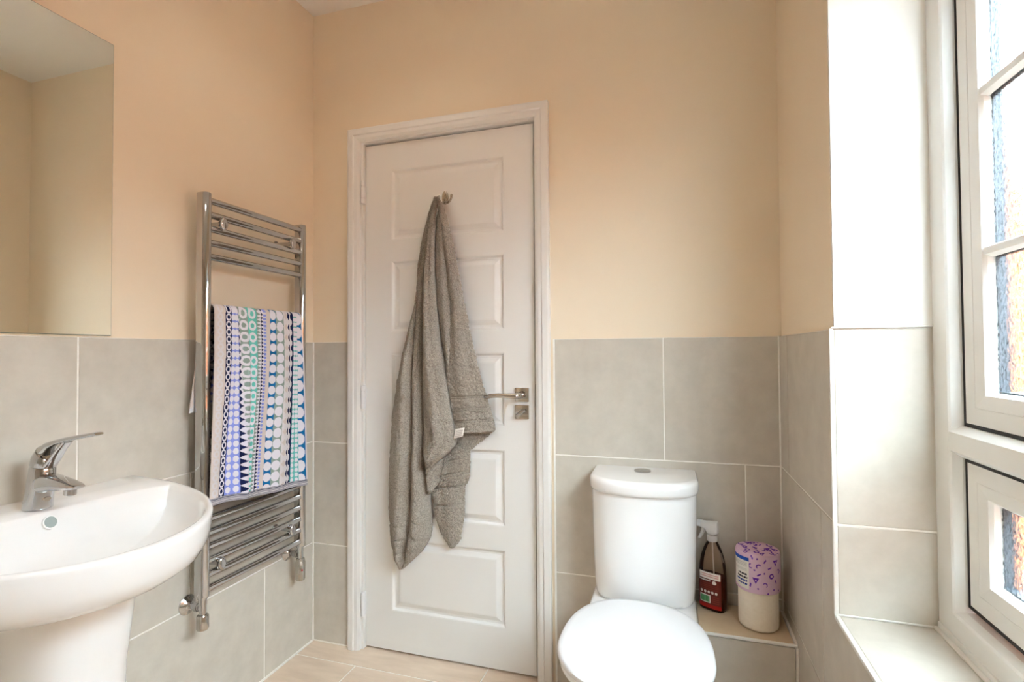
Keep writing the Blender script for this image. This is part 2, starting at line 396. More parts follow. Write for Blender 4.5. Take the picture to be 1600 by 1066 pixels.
# what lies outside: brick house and ground
brick = bpy.data.materials.new('red_brick'); brick.use_nodes = True
bt = N(brick, 'ShaderNodeTexBrick', Scale=1.0); bt.inputs['Color1'].default_value = srgb(98, 50, 28); bt.inputs['Color2'].default_value = srgb(114, 60, 36)
bt.inputs['Mortar'].default_value = srgb(112, 88, 70); bt.inputs['Brick Width'].default_value = 0.225; bt.inputs['Row Height'].default_value = 0.075; bt.inputs['Mortar Size'].default_value = 0.006
btc = N(brick, 'ShaderNodeTexCoord'); bse = N(brick, 'ShaderNodeSeparateXYZ'); bmp = N(brick, 'ShaderNodeCombineXYZ')
L(brick, btc.outputs['Object'], bse.inputs[0]); L(brick, bse.outputs[1], bmp.inputs[0]); L(brick, bse.outputs[2], bmp.inputs[1]); L(brick, bmp.outputs['Vector'], bt.inputs['Vector'])
brick.node_tree.nodes['Principled BSDF'].inputs['Specular IOR Level'].default_value = 0.0; brick.node_tree.nodes['Principled BSDF'].inputs['Roughness'].default_value = 1.0
L(brick, bt.outputs['Color'], brick.node_tree.nodes['Principled BSDF'].inputs['Base Color'])
M['coping'] = noisy(mat('stone_coping', rough=0.9), srgb(140, 128, 116), srgb(156, 144, 132), 6)
M['paving'] = noisy(mat('paving', rough=0.9), srgb(112, 106, 98), srgb(128, 121, 112), 3)
hs = empty('brick_garden_wall', (3.7, 3.0, -0.3)); tag(hs, 'red brick garden wall outside, blurred by the obscured window glass', 'garden wall')
adopt(box('brickwork', (3.6, -7.0, -0.3), (3.82, 14.0, 2.22), brick), hs)
adopt(box('coping', (3.57, -7.0, 2.22), (3.85, 14.0, 2.29), M['coping'], None, 0.008), hs)
gd = box('ground', (1.99, -30, -0.4), (40, 40, -0.3), M['paving']); tag(gd, 'pale paving outside between the houses', 'ground', 'structure')

# ------------------------------------------------------------------ door and its frame
tr1 = empty('trim_9', ((D0 + D1) / 2, 0, 0)); tag(tr1, 'white moulded door architrave on the back wall', 'architrave', 'structure')
def arch_ring(off, y):
    return [(D0 - off, y, 0.0), (D0 - off, y, DT + off), (D1 + off, y, DT + off), (D1 + off, y, 0.0)]
prof = [(0.060, 0.008), (0.060, -0.014), (0.056, -0.0165), (0.038, -0.0165), (0.034, -0.0125), (0.022, -0.0115), (0.017, -0.0085), (0.012, -0.006), (0.012, 0.008)]
scale_out = lambda o, k: o
rings = [arch_ring(o if o != 0.060 else 0.062, y) for o, y in prof]
bm = bmesh.new(); R = [[bm.verts.new(p) for p in r] for r in rings]
for a, b in zip(R, R[1:]):
    for k in range(3): bm.faces.new((a[k], a[k + 1], b[k + 1], b[k]))
ar = bmobj('architrave', bm, M['gloss']); adopt(ar, tr1)
bm = bmesh.new()
add_box(bm, (D0 - 0.03, 0.006, 0), (D0 - 0.003, 0.13, DT + 0.03)); add_box(bm, (D1 + 0.007, 0.006, 0), (D1 + 0.03, 0.13, DT + 0.03)); add_box(bm, (D0 - 0.003, 0.006, DT + 0.006), (D1 + 0.007, 0.13, DT + 0.03))
add_box(bm, (D0 - 0.004, 0.062, 0), (D0 + 0.012, 0.075, DT + 0.004)); add_box(bm, (D1 - 0.012, 0.062, 0), (D1 + 0.004, 0.075, DT + 0.004)); add_box(bm, (D0, 0.062, DT - 0.012), (D1, 0.075, DT + 0.005))
adopt(bmobj('lining', bm, M['gloss']), tr1)
adopt(box('keep_plate', (D1 + 0.0062, 0.005, 0.93), (D1 + 0.0072, 0.034, 1.045), M['satin']), tr1)
adopt(box('hall_shade_panel', (D0 - 0.003, 0.10, 0.0), (D1 + 0.003, 0.125, DT), M['dark']), tr1)  # added panel: the hall's darkness put into its colour, stops light leaks

door = empty('door_1', ((D0 + D1) / 2, 0.04, 0)); tag(door, 'white five panel moulded door, closed, grey towel hanging on it', 'door', 'structure')
YD = 0.020
PX0, PX1 = 0.3474, 0.8143
PZ = [(0.158, 0.438), (0.524, 0.802), (0.888, 1.158), (1.243, 1.522), (1.605, 1.884)]
bm = bmesh.new()
def q(*pts): bm.faces.new([bm.verts.new(p) for p in pts])
def fr(x0, x1, z0, z1, y=YD): q((x0, y, z0), (x1, y, z0), (x1, y, z1), (x0, y, z1))
fr(D0, PX0, DB, DT); fr(PX1, D1, DB, DT)
zz = [DB] + [z for p in PZ for z in p] + [DT]
for i in range(0, len(zz), 2): fr(PX0, PX1, zz[i], zz[i + 1])
for z0, z1 in PZ:
    st = [(0, YD), (0.004, YD + 0.001), (0.010, YD + 0.0095), (0.014, YD + 0.0100), (0.019, YD + 0.0095), (0.036, YD + 0.0015), (0.040, YD + 0.001)]
    rr = [[(PX0 + o, y, z0 + o), (PX1 - o, y, z0 + o), (PX1 - o, y, z1 - o), (PX0 + o, y, z1 - o)] for o, y in st]
    for a, b in zip(rr, rr[1:]):
        for k in range(4): q(a[k], a[(k + 1) % 4], b[(k + 1) % 4], b[k])
    q(*rr[-1])
fr(D0, D1, DB, DT, YD + 0.04)
for (xa, za), (xb, zb) in zip([(D0, DB), (D1, DB), (D1, DT), (D0, DT)], [(D1, DB), (D1, DT), (D0, DT), (D0, DB)]):
    q((xa, YD, za), (xb, YD, zb), (xb, YD + 0.04, zb), (xa, YD + 0.04, za))
bmesh.ops.remove_doubles(bm, verts=bm.verts[:], dist=1e-5)
adopt(bmobj('leaf', bm, M['gloss']), door)
for hz in (1.799, 0.986, 0.177):
    bm = bmesh.new(); X = D0 - 0.001
    for a, b in ((-0.045, -0.024), (-0.0225, 0.0225), (0.024, 0.045)):
        add_tube(bm, [(X, 0.000, hz + a), (X, 0.000, hz + b)], 0.0078, 14)
    add_tube(bm, [(X, 0.000, hz - 0.046), (X, 0.000, hz + 0.046)], 0.0055, 10)
    add_box(bm, (X - 0.002, 0.000, hz - 0.045), (X + 0.002, 0.019, hz + 0.045))
    adopt(bmobj('hinge', bm, M['plastic'], autosmooth=40), door)
lv = box('handle_rose', (0.856, YD - 0.009, 0.981), (0.907, YD, 1.031), M['satin'], None, 0.0012); adopt(lv, door)
hp = tube('lever', [(0.884, YD - 0.006, 1.006), (0.884, -0.022, 1.006), (0.882, -0.034, 1.006), (0.875, -0.040, 1.006), (0.860, -0.041, 1.006), (0.84, -0.041, 1.006), (0.81, -0.0405, 1.0065), (0.78, -0.037, 1.004), (0.755, -0.028, 0.998)],
          [0.0098, 0.0098, 0.0098, 0.0095, 0.0092, 0.0088, 0.0085, 0.0080, 0.0072], M['satin'], n=16)
hp.parent = lv
hp2 = tube('collar', [(0.884, YD - 0.007, 1.006), (0.884, YD - 0.014, 1.006)], 0.0135, M['chrome']); hp2.parent = lv
for o in (hp, hp2): pass
lr = box('lock_rose', (0.856, YD - 0.009, 0.919), (0.907, YD, 0.969), M['satin'], None, 0.0012); adopt(lr, door)
bm = bmesh.new(); add_tube(bm, [(0.881, YD - 0.009, 0.944), (0.881, YD - 0.021, 0.944)], 0.0095, 16)
a = math.radians(28)
dv = Vector((math.cos(a), 0, math.sin(a))) * 0.019
add_tube(bm, [Vector((0.881, YD - 0.020, 0.944)) - dv, Vector((0.881, YD - 0.024, 0.944)), Vector((0.881, YD - 0.020, 0.944)) + dv], [0.004, 0.0075, 0.004], 12)
tt = bmobj('thumb_turn', bm, M['chrome'], autosmooth=40); tt.parent = lr

# ------------------------------------------------------------------ towel radiator
rad = empty('towel_radiator', (0.06, -0.36, 0.44)); tag(rad, 'chrome ladder towel radiator fixed to the left wall', 'radiator')
RY0, RY1, RZ0, RZ1 = -0.570, -0.148, 0.440, 1.646
def in_rad(o, p=None): return adopt(o, p or rad)
def d_section(yc, z, hw=0.0155, xb=0.044, xm=0.060, bul=0.019):
    pts = [(xb, yc - hw), (xm, yc - hw)]
    pts += [(xm + bul * math.sin(t), yc - hw * math.cos(t)) for t in [math.pi * k / 12 for k in range(1, 12)]]
    pts += [(xm, yc + hw), (xb, yc + hw)]
    return [(x, y, z) for x, y in pts]
def shrink(r, k):
    cx = sum(p[0] for p in r) / len(r); cy = sum(p[1] for p in r) / len(r)
    return [(cx + (p[0] - cx) * k, cy + (p[1] - cy) * k, p[2]) for p in r]
for yc in (RY0, RY1):
    rr = [shrink(d_section(yc, RZ0), 0.90), d_section(yc, RZ0 + 0.003), d_section(yc, RZ1 - 0.003), shrink(d_section(yc, RZ1), 0.90)]
    in_rad(loft('upright', rr, M['chrome'], angle=38))
RUNGS = [1.626 - 0.0427 * k for k in range(5)] + [1.296 - 0.0427 * k for k in range(5)] + [0.4575 + 0.0416 * k for k in range(12)]
bm = bmesh.new(); add_tube(bm, [(0.062, RY0 + 0.010, 0), (0.062, RY1 - 0.010, 0)], 0.0108, 24)
r0 = bmobj('rung', bm, M['chrome'], autosmooth=40)
for i, z in enumerate(RUNGS):
    o = r0 if i == 0 else r0.copy()
    if i: COL.objects.link(o)
    o.location.z = z; in_rad(o)
for yc, zc in ((-0.520, 1.562), (-0.212, 1.562), (-0.520, 0.5205), (-0.212, 0.5205)):
    b_ = bmesh.new()   # oval clip plate on two rungs
    rr = []
    for x, k in ((0.073, 0.80), (0.0735, 1.0), (0.081, 1.0), (0.084, 0.85), (0.085, 0.6)):
        rr.append([(x, yc + 0.0135 * k * math.cos(t), zc + (0.017 * k) * math.sin(t) * 1.15) for t in [2 * math.pi * j / 24 for j in range(24)]])
    b_.free()
    cl = in_rad(loft('wall_bracket', rr, M['chrome'], angle=50))
    st = tube('stem', [(0.001, yc, zc), (0.004, yc, zc), (0.0045, yc, zc), (0.074, yc, zc)], [0.014, 0.014, 0.008, 0.008], M['chrome']); adopt(st, cl)
# valves
def valve(yc, thermo):
    v = tube('valve', [(0.060, yc, RZ0 + 0.002), (0.060, yc, RZ0 - 0.006), (0.060, yc, RZ0 - 0.0065), (0.060, yc, RZ0 - 0.022), (0.060, yc, RZ0 - 0.0225), (0.060, yc, RZ0 - 0.055)],
             [0.0135, 0.0135, 0.0115, 0.0115, 0.0105, 0.0105], M['chrome']); in_rad(v)
    adopt(tube('elbow', [(0.052, yc, RZ0 - 0.032), (0.030, yc, RZ0 - 0.032)], [0.012, 0.012], M['chrome']), v)
    adopt(tube('pipe', [(0.046, yc, RZ0 - 0.032), (0.002, yc, RZ0 - 0.032)], 0.0085, M['chrome']), v)
    adopt(loft('wall_rose', [[(x, yc + r * math.cos(t), RZ0 - 0.032 + r * math.sin(t)) for t in [2 * math.pi * j / 28 for j in range(28)]] for x, r in ((0.0005, 0.029), (0.003, 0.029), (0.006, 0.0255), (0.012, 0.0155), (0.018, 0.0115))], M['chrome'], angle=30), v)
    adopt(tube('hex_nut', [(0.0455, yc, RZ0 - 0.032), (0.034, yc, RZ0 - 0.032)], 0.0145, M['chrome'], n=6), v)
    if thermo:
        adopt(tube('valve_head', [(0.060, yc, RZ0 - 0.045), (0.060, yc, RZ0 - 0.048), (0.060, yc, RZ0 - 0.058), (0.060, yc, RZ0 - 0.060), (0.060, yc, RZ0 - 0.122), (0.060, yc, RZ0 - 0.127)], [0.012, 0.0155, 0.0165, 0.018, 0.0175, 0.015], M['satin'], n=28), v)
        adopt(tube('red_mark', [(0.0745, yc - 0.0085, RZ0 - 0.087), (0.0765, yc - 0.0095, RZ0 - 0.087)], 0.003, M['red'], n=10), v)
    else:
        adopt(tube('valve_head', [(0.060, yc, RZ0 - 0.052), (0.060, yc, RZ0 - 0.056), (0.060, yc, RZ0 - 0.092), (0.060, yc, RZ0 - 0.096)], [0.0135, 0.0165, 0.0165, 0.0145], M['satin'], n=28), v)
valve(RY0, False); valve(RY1, True)

# ------------------------------------------------------------------ patterned hand towel over the radiator
NAVY, WHT, SAGE, TURQ, PERI, BEIGE, PALE, BLUE, TEAL = [np.array(srgb(*c)[:3]) for c in
    ((24, 34, 74), (233, 230, 238), (140, 158, 150), (104, 192, 182), (138, 152, 224), (216, 204, 198), (226, 220, 222), (18, 100, 156), (104, 186, 182))]
def towel_colour(u, v):
    """u,v arrays in 0..1 (v from the top fold down): colour of the print, its columns drifting as the cloth hangs"""
    TOPB = np.array([0, .097, .16, .226, .23, .32, .42, .473, .50, .54, .59, .656, .75, .80, .885, .93, 1.01])
    BOTB = np.array([0, .08, .145, .286, .347, .35, .37, .41, .456, .48, .52, .585, .665, .745, .815, .912, 1.01])
    C = np.zeros(u.shape + (3,)); C[:] = BEIGE; Wd = 0.41
    vv = np.clip(v, 0, 1)
    def band(k):
        a = TOPB[k] + (BOTB[k] - TOPB[k]) * vv; b = TOPB[k + 1] + (BOTB[k + 1] - TOPB[k + 1]) * vv
        return (u >= a) & (u < b), (u - a) / np.maximum(b - a, 1e-4), b - a
    def rings(k, n, bgc, ringc, ro, ri, cols=1):
        m, s, w = band(k); t = (v * n) % 1.0 - 0.5; sx = ((s * cols) % 1.0 - 0.5) * w * Wd / cols; r = np.hypot(sx, t * 0.6 / n)
        C[m] = bgc; C[m & (r < ro)] = ringc
        if ri > 0: C[m & (r < ri)] = bgc
    def tri(k, n, bgc, c):
        m, s, w = band(k); t = (v * n) % 1.0; C[m] = bgc; C[m & (np.abs(t - 0.5) * 2 < 1 - s)] = c
    rings(0, 26, BEIGE, PALE * 0.93, 0.0110, 0.005); rings(1, 26, NAVY, WHT, 0.0112, 0.0064); rings(2, 26, PERI, WHT, 0.0098, 0.0, 2)
    tri(3, 28, WHT, NAVY); rings(4, 16, SAGE, WHT, 0.0165, 0.0080); rings(5, 16, TURQ, WHT, 0.0160, 0.0076)
    tri(6, 52, WHT, SAGE); tri(7, 52, WHT, NAVY)
    m, s, w = band(8); C[m] = PERI; C[m & (((v * 52) % 1.0) < 0.35)] = PALE
    m, s, w = band(9); C[m] = BEIGE
    rings(10, 17, BLUE, WHT, 0.0142, 0); rings(11, 17, SAGE, WHT, 0.0160, 0)
    m, s, w = band(12); t = (v * 17) % 1.0; C[m] = PALE; C[m & (np.abs(t - 0.5) * 1.6 < 0.5 - np.abs(s - 0.6))] = BEIGE
    m, s, w = band(13); t = (v * 17) % 1.0 - 0.5; C[m] = PALE; C[m & (np.abs(s - 0.27) * 2.0 + np.abs(t) * 2 < 0.75) & (s < 0.30)] = NAVY
    C[m & (s > 0.45)] = NAVY; C[m & (s > 0.45) & (np.hypot((s - 0.40) * 0.9, (np.abs(t) - 0.5)) < 0.34)] = PALE
    rings(14, 36, TEAL, WHT, 0.0070, 0, 2)
    m, s, w = band(15); t = (v * 13) % 1.0 - 0.5; C[m] = BLUE; C[m & (np.hypot((s - 0.15) * w * Wd, t * 0.046) < 0.0200)] = WHT
    C[u > 0.985] = PALE
    hem = v > 0.966; st = ((v - 0.966) / 0.034 * 6) % 1.0
    C[hem] = PALE * 0.9; C[hem & (st < 0.5)] = NAVY * 0.8 + 0.02
    return C
def grid_obj(name, Pxyz, Ccol, m, parent=None, solid=0.0):
    nv, nu = Pxyz.shape[:2]; V = Pxyz.reshape(-1, 3)
    idx = np.arange(nv * nu).reshape(nv, nu)
    F = np.stack([idx[:-1, :-1], idx[:-1, 1:], idx[1:, 1:], idx[1:, :-1]], -1).reshape(-1, 4)
    me = bpy.data.meshes.new(name)
    me.vertices.add(len(V)); me.vertices.foreach_set('co', V.astype(np.float32).ravel())
    me.loops.add(F.size); me.loops.foreach_set('vertex_index', F.astype(np.int32).ravel())
    me.polygons.add(len(F)); me.polygons.foreach_set('loop_start', np.arange(0, F.size, 4, dtype=np.int32)); me.polygons.foreach_set('loop_total', np.full(len(F), 4, dtype=np.int32))
    me.update(calc_edges=True); me.validate()
    me.polygons.foreach_set('use_smooth', [True] * len(F))
    if Ccol is not None:
        ca = me.color_attributes.new('Col', 'FLOAT_COLOR', 'POINT')
        ca.data.foreach_set('color', np.concatenate([Ccol.reshape(-1, 3), np.ones((len(V), 1))], 1).astype(np.float32).ravel())
    me.materials.append(m)
    o = bpy.data.objects.new(name, me); COL.objects.link(o)
    if solid:
        md = o.modifiers.new('thickness', 'SOLIDIFY'); md.thickness = solid; md.offset = -1.0
    if parent is not None: o.parent = parent
    return o
NU, NF, NB = 250, 430, 130
u = np.linspace(0, 1, NU)[None, :]
# front sheet
v = np.linspace(0, 1, NF)[:, None]
ztop = 1.309; zbot = 0.712 - 0.042 * u + 0.001 * np.sin(u * 9)
fold = 0.010 * np.exp(-((u - 0.30 - 0.02 * v) / 0.022) ** 2) * np.clip(v * 3, 0, 1) + 0.006 * np.sin(u * 19 + v * 1.5) * np.clip(v * 2 + 0.2, 0, 1)
yl = -0.553 - 0.030 * v; yr = -0.172 + 0.016 * v
Yf = yl + (yr - yl) * (u + 0.012 * np.sin(v * 5) * np.sin(u * 3.14)) + 0 * v
Zf = ztop + (zbot - ztop) * v
Xf = 0.079 + 0.006 * np.clip(v * 4, 0, 1) + fold + 0.004 * v
# smooth saddle over the rung
ang = np.clip((ztop - Zf) / 0.016, 0, 1)
Xf = 0.062 + (Xf - 0.062) * np.sin(ang * math.pi / 2) ** 0.8
Zf = np.where(ang < 1, 1.296 + (ztop - 1.296) * np.cos(ang * math.pi / 2) - 0.003 * ang, Zf)
Pf = np.stack(np.broadcast_arrays(Xf, Yf, Zf), -1)
Cf = towel_colour(np.broadcast_to(u, Pf.shape[:2]), np.broadcast_to(v, Pf.shape[:2]))
# back sheet
vb = np.linspace(0, 1, NB)[:, None]
Zb = ztop + (0.985 + 0.02 * u - ztop) * vb
ylb = -0.553 - 0.045 * vb; yrb = -0.172 + 0.012 * vb
Yb = ylb + (yrb - ylb) * u
angb = np.clip((ztop - Zb) / 0.016, 0, 1)
Xb = 0.062 - (0.020 + 0.004 * np.sin(u * 14) * vb + 0.006 * vb) * np.sin(angb * math.pi / 2) ** 0.8
Zb = np.where(angb < 1, 1.296 + (ztop - 1.296) * np.cos(angb * math.pi / 2) - 0.003 * angb, Zb)
Pb = np.stack(np.broadcast_arrays(Xb, Yb, Zb), -1)
Cb = towel_colour(np.broadcast_to(u, Pb.shape[:2]), np.broadcast_to(1 - (1 - vb) * 0 - 0 * vb, Pb.shape[:2]) * 0 + np.where(vb > 0.955, 0.97 + 0 * vb, vb * 0.5))
Pall = np.concatenate([Pb[::-1], Pf[1:]], 0); Call = np.concatenate([Cb[::-1], Cf[1:]], 0)
ht = empty('patterned_towel', (0.085, -0.36, 0.70)); tag(ht, 'blue and white patterned towel draped over the chrome radiator', 'towel')
adopt(grid_obj('cloth', Pall, Call, M['print'], None, 0.0035), ht)

# ------------------------------------------------------------------ mirror
mi = empty('wall_mirror', (0.0, -1.025, 1.209)); tag(mi, 'frameless rectangular mirror above the basin', 'mirror')
adopt(box('glass', (-0.0075, -1.255, 1.2095), (-0.0025, -0.7955, 1.980), M['glassedge'], None, 0.0008, 1), mi)
adopt(box('silvered_face', (-0.0026, -1.2535, 1.211), (-0.002, -0.797, 1.9785), M['mirror']), mi)

# ------------------------------------------------------------------ pedestal basin
BC = -1.025
def basin_outline(n=96, a=0.300, b=0.365, xc=0.100, xb=0.001, rc=0.05):
    pts = []
    for k in range(n):
        t = -math.pi / 2 + math.pi * k / (n - 1)
        pts.append((xc + b * math.cos(t), BC + a * math.sin(t)))
    # back corners (rounded) to the wall
    for k in range(1, 10):
        t = math.pi / 2 * k / 9
        pts.append((xb + rc - rc * math.sin(t) if False else xb + (xc - xb) * (1 - k / 9.0) , BC + a - 0.010 * (1 - math.cos(t))))
    m = 14
    for k in range(1, m): pts.append((xb, BC + (a - 0.01) * (1 - 2 * k / m)))
    for k in range(9, 0, -1):
        t = math.pi / 2 * k / 9
        pts.append((xb + (xc - xb) * (1 - k / 9.0), BC - a + 0.010 * (1 - math.cos(t))))
    return pts
OUT = basin_outline()
RIMZ = lambda x: 0.833 - 0.072 * x
def outer_ring(f, dz, fx=None):
    return [(max(0.001, x * (fx or f)), BC + (y - BC) * f, RIMZ(x) + dz) for x, y in OUT]
IC = (0.275, BC)
def inner_pt(x, y):
    """inner edge of the rim for an outline point"""
    ax, ay = IC[0], BC
    if x > 0.100:
        t = math.atan2((y - BC) / 0.300, (x - 0.100) / 0.365)
        return (0.145 + 0.302 * math.cos(t) if math.cos(t) > 0 else 0.145, BC + 0.278 * math.sin(t))
    s = (y - BC) / 0.300
    return (0.108 + 0.037 * abs(s) ** 3, BC + 0.278 * max(-1, min(1, s)))
INN = [inner_pt(x, y) for x, y in OUT]
def inner_ring(f, dz, cx=0.27):
    return [(cx + (x - cx) * f, BC + (y - BC) * f, RIMZ(x) * 0 + (0.833 - 0.072 * (cx + (x - cx) * f)) + dz) for x, y in INN]
def mixr(a, b, k, dz=0): return [tuple(p[i] * (1 - k) + q_[i] * k + (dz if i == 2 else 0) for i in range(3)) for p, q_ in zip(a, b)]
rim_o, rim_i = outer_ring(0.988, 0.0), inner_ring(1.0, -0.001)
def lowz(r, z): return [(x, y, zz_ * 0 + z) for x, y, zz_ in r]
rings = [lowz(outer_ring(0.30, 0), 0.692), lowz(outer_ring(0.48, 0), 0.694), outer_ring(0.70, -0.124), outer_ring(0.82, -0.115), outer_ring(0.905, -0.100), outer_ring(0.957, -0.081), outer_ring(0.983, -0.058), outer_ring(0.994, -0.035), outer_ring(0.999, -0.014), outer_ring(1.0, -0.007), outer_ring(0.997, -0.002),
         rim_o, mixr(rim_o, rim_i, 0.5, 0.0015), rim_i, inner_ring(0.985, -0.004), inner_ring(0.97, -0.012), inner_ring(0.95, -0.030), inner_ring(0.915, -0.058), inner_ring(0.84, -0.078), inner_ring(0.70, -0.092), inner_ring(0.45, -0.100), inner_ring(0.12, -0.104)]
bs = empty('pedestal_basin', (0.2, BC, 0)); tag(bs, 'white ceramic pedestal basin against the left wall', 'basin')
adopt(loft('bowl', rings, M['ceramic'], angle=80), bs)
# pedestal
pr = []
for z, hy, x1 in ((0.0, 0.118, 0.315), (0.02, 0.116, 0.312), (0.10, 0.106, 0.285), (0.30, 0.102, 0.275), (0.50, 0.104, 0.285), (0.62, 0.110, 0.305), (0.705, 0.115, 0.32)):
    ring = []
    for k in range(48):
        t = 2 * math.pi * k / 48; c, s = math.cos(t), math.sin(t)
        ring.append((0.17 + (x1 - 0.17) * (abs(c) ** 0.75) * (1 if c > 0 else -1) * (1 if c > 0 else 0.9), BC + 0.010 + 0.95 * hy * (abs(s) ** 0.75) * (1 if s > 0 else -1), z))
    pr.append(ring)
adopt(loft('pedestal', pr, M['ceramic'], angle=80), bs)
adopt(tube('waste', [(0.27, BC, 0.709), (0.27, BC, 0.7125), (0.27, BC, 0.7145)], [0.032, 0.032, 0.026], M['chrome'], n=28), bs)
# overflow opening in the rear slope of the bowl
oc = Vector((0.1185, BC + 0.022, 0.801)); on = Vector((0.93, 0.0, 0.36)).normalized()
of_ = adopt(tube('overflow_ring', [oc - on * 0.004, oc + on * 0.0012, oc + on * 0.0016], [0.0145, 0.0145, 0.0125], M['ceramic'], n=28), bs)
adopt(tube('overflow_hole', [oc + on * 0.0014, oc + on * 0.0020], [0.0118, 0.0118], mat('overflow_shade', srgb(150, 160, 156), 0.25), n=28), of_)

# ------------------------------------------------------------------ mixer tap
TX, TY, TZ = 0.078, -1.003, 0.8285
tp = empty('basin_mixer_tap', (TX, TY, TZ)); tag(tp, 'chrome single lever mixer tap on the white basin', 'tap')
def oval(cx, cz, rx, ry, tilt=0.0, n=32, cy=0.0, sq=1.0):
    r = []
    for k in range(n):
        t = 2 * math.pi * k / n; c, s = math.cos(t), math.sin(t)
        px, py = rx * (abs(c) ** sq) * (1 if c > 0 else -1), ry * (abs(s) ** sq) * (1 if s > 0 else -1)
        r.append((TX + cx + px * math.cos(tilt), TY + cy + py, TZ + cz - px * math.sin(tilt)))
    return r
adopt(loft('body', [oval(0, 0.0, 0.0265, 0.0265), oval(0.0, 0.002, 0.027, 0.0265), oval(0.003, 0.022, 0.0265, 0.025), oval(0.008, 0.045, 0.0265, 0.0240, 0.05), oval(0.012, 0.070, 0.0250, 0.0235, 0.12), oval(0.015, 0.088, 0.0235, 0.0225, 0.18), oval(0.016, 0.0915, 0.021, 0.0205, 0.2)], M['chrome'], angle=40), tp)
# spout: flat tapering arm
def sec(x, z, hw, hh, tilt, n=24):
    r = []
    for k in range(n):
        t = 2 * math.pi * k / n; c, s = math.cos(t), math.sin(t)
        y = hw * (abs(c) ** 0.7) * (1 if c > 0 else -1); w = hh * (abs(s) ** 0.8) * (1 if s > 0 else -1)
        r.append((TX + x + w * math.sin(tilt), TY + y, TZ + z + w * math.cos(tilt)))
    return r
adopt(loft('spout', [sec(0.004, 0.050, 0.020, 0.026, 0.2), sec(0.03, 0.056, 0.021, 0.022, 0.2), sec(0.060, 0.057, 0.0205, 0.016, 0.25), sec(0.090, 0.056, 0.019, 0.011, 0.25), sec(0.115, 0.054, 0.0165, 0.007, 0.3), sec(0.126, 0.0535, 0.012, 0.0035, 0.3)], M['chrome'], angle=60), tp)
adopt(tube('aerator', [(TX + 0.102, TY, TZ + 0.050), (TX + 0.1, TY, TZ + 0.037), (TX + 0.0998, TY, TZ + 0.036)], [0.0115, 0.0115, 0.010], M['chrome'], n=24), tp)
lvr = loft('lever', [oval(0.0165, 0.092, 0.0215, 0.0215, 0.2), oval(0.017, 0.0945, 0.0245, 0.0235, 0.22), oval(0.020, 0.108, 0.0235, 0.0225, 0.45), oval(0.028, 0.121, 0.020, 0.0205, 0.8), sec(0.040, 0.1335, 0.0185, 0.0125, -0.55, 32), sec(0.060, 0.1435, 0.0160, 0.0075, -0.35, 32), sec(0.090, 0.152, 0.0135, 0.0055, -0.22, 32), sec(0.130, 0.160, 0.0115, 0.0045, -0.18, 32), sec(0.178, 0.168, 0.0090, 0.0042, -0.15, 32), sec(0.183, 0.1688, 0.0075, 0.0025, -0.15, 32)][:4], M['chrome'], angle=60)
adopt(lvr, tp)
adopt(loft('lever_arm', [sec(0.016, 0.112, 0.0185, 0.012, -0.75), sec(0.030, 0.128, 0.0190, 0.0105, -0.62), sec(0.046, 0.1385, 0.0175, 0.008, -0.42), sec(0.068, 0.146, 0.0155, 0.0062, -0.28), sec(0.100, 0.1535, 0.0130, 0.0052, -0.2), sec(0.140, 0.161, 0.0112, 0.0045, -0.17), sec(0.178, 0.1672, 0.0095, 0.0042, -0.15), sec(0.184, 0.168, 0.0085, 0.0028, -0.15)], M['chrome'], angle=60), lvr)
adopt(loft('lever_strut', [sec(0.034, 0.092, 0.014, 0.007, -1.1), sec(0.052, 0.108, 0.0125, 0.0045, -0.95), sec(0.072, 0.130, 0.011, 0.004, -0.8), sec(0.092, 0.149, 0.010, 0.004, -0.5)], M['chrome'], angle=60), lvr)
adopt(tube('badge', [(TX + 0.0285, TY, TZ + 0.022), (TX + 0.0315, TY, TZ + 0.0215)], [0.0085, 0.0075], M['satin'], n=24, squash=(1, 0.62)), tp)

# ------------------------------------------------------------------ grey bath towel and its hook on the door
hk = empty('robe_hook', (0.581, 0.02, 1.75)); tag(hk, 'small chrome double robe hook on the upper door panel', 'hook')
YP = YD + 0.001
def inh(o): return adopt(o, hk)
inh(loft('back_plate', [[(0.581 + 0.0135 * k * math.cos(t), y, 1.750 + 0.026 * k * math.sin(t) - 0.004 * math.cos(2 * t) * 0) for t in [2 * math.pi * j / 28 for j in range(28)]] for y, k in ((YP, 1.0), (YP - 0.003, 1.0), (YP - 0.005, 0.85), (YP - 0.0055, 0.5))], M['satin'], angle=50))
for s in (-0.55, 1.65):
    inh(tube('prong', [(0.581, YP - 0.003, 1.732), (0.581 + s * 0.006, YP - 0.014, 1.727), (0.581 + s * 0.013, YP - 0.022, 1.725), (0.581 + s * 0.019, YP - 0.027, 1.729), (0.581 + s * 0.0225, YP - 0.0295, 1.738), (0.581 + s * 0.0235, YP - 0.030, 1.748), (0.581 + s * 0.0235, YP - 0.030, 1.752)], [0.006, 0.0055, 0.005, 0.0045, 0.0043, 0.0052, 0.0035], M['satin'], n=14))
for zc in (1.761, 1.7435): inh(tube('screw', [(0.581, YP - 0.004, zc), (0.581, YP - 0.0068, zc)], 0.0035, M['satin'], n=12))

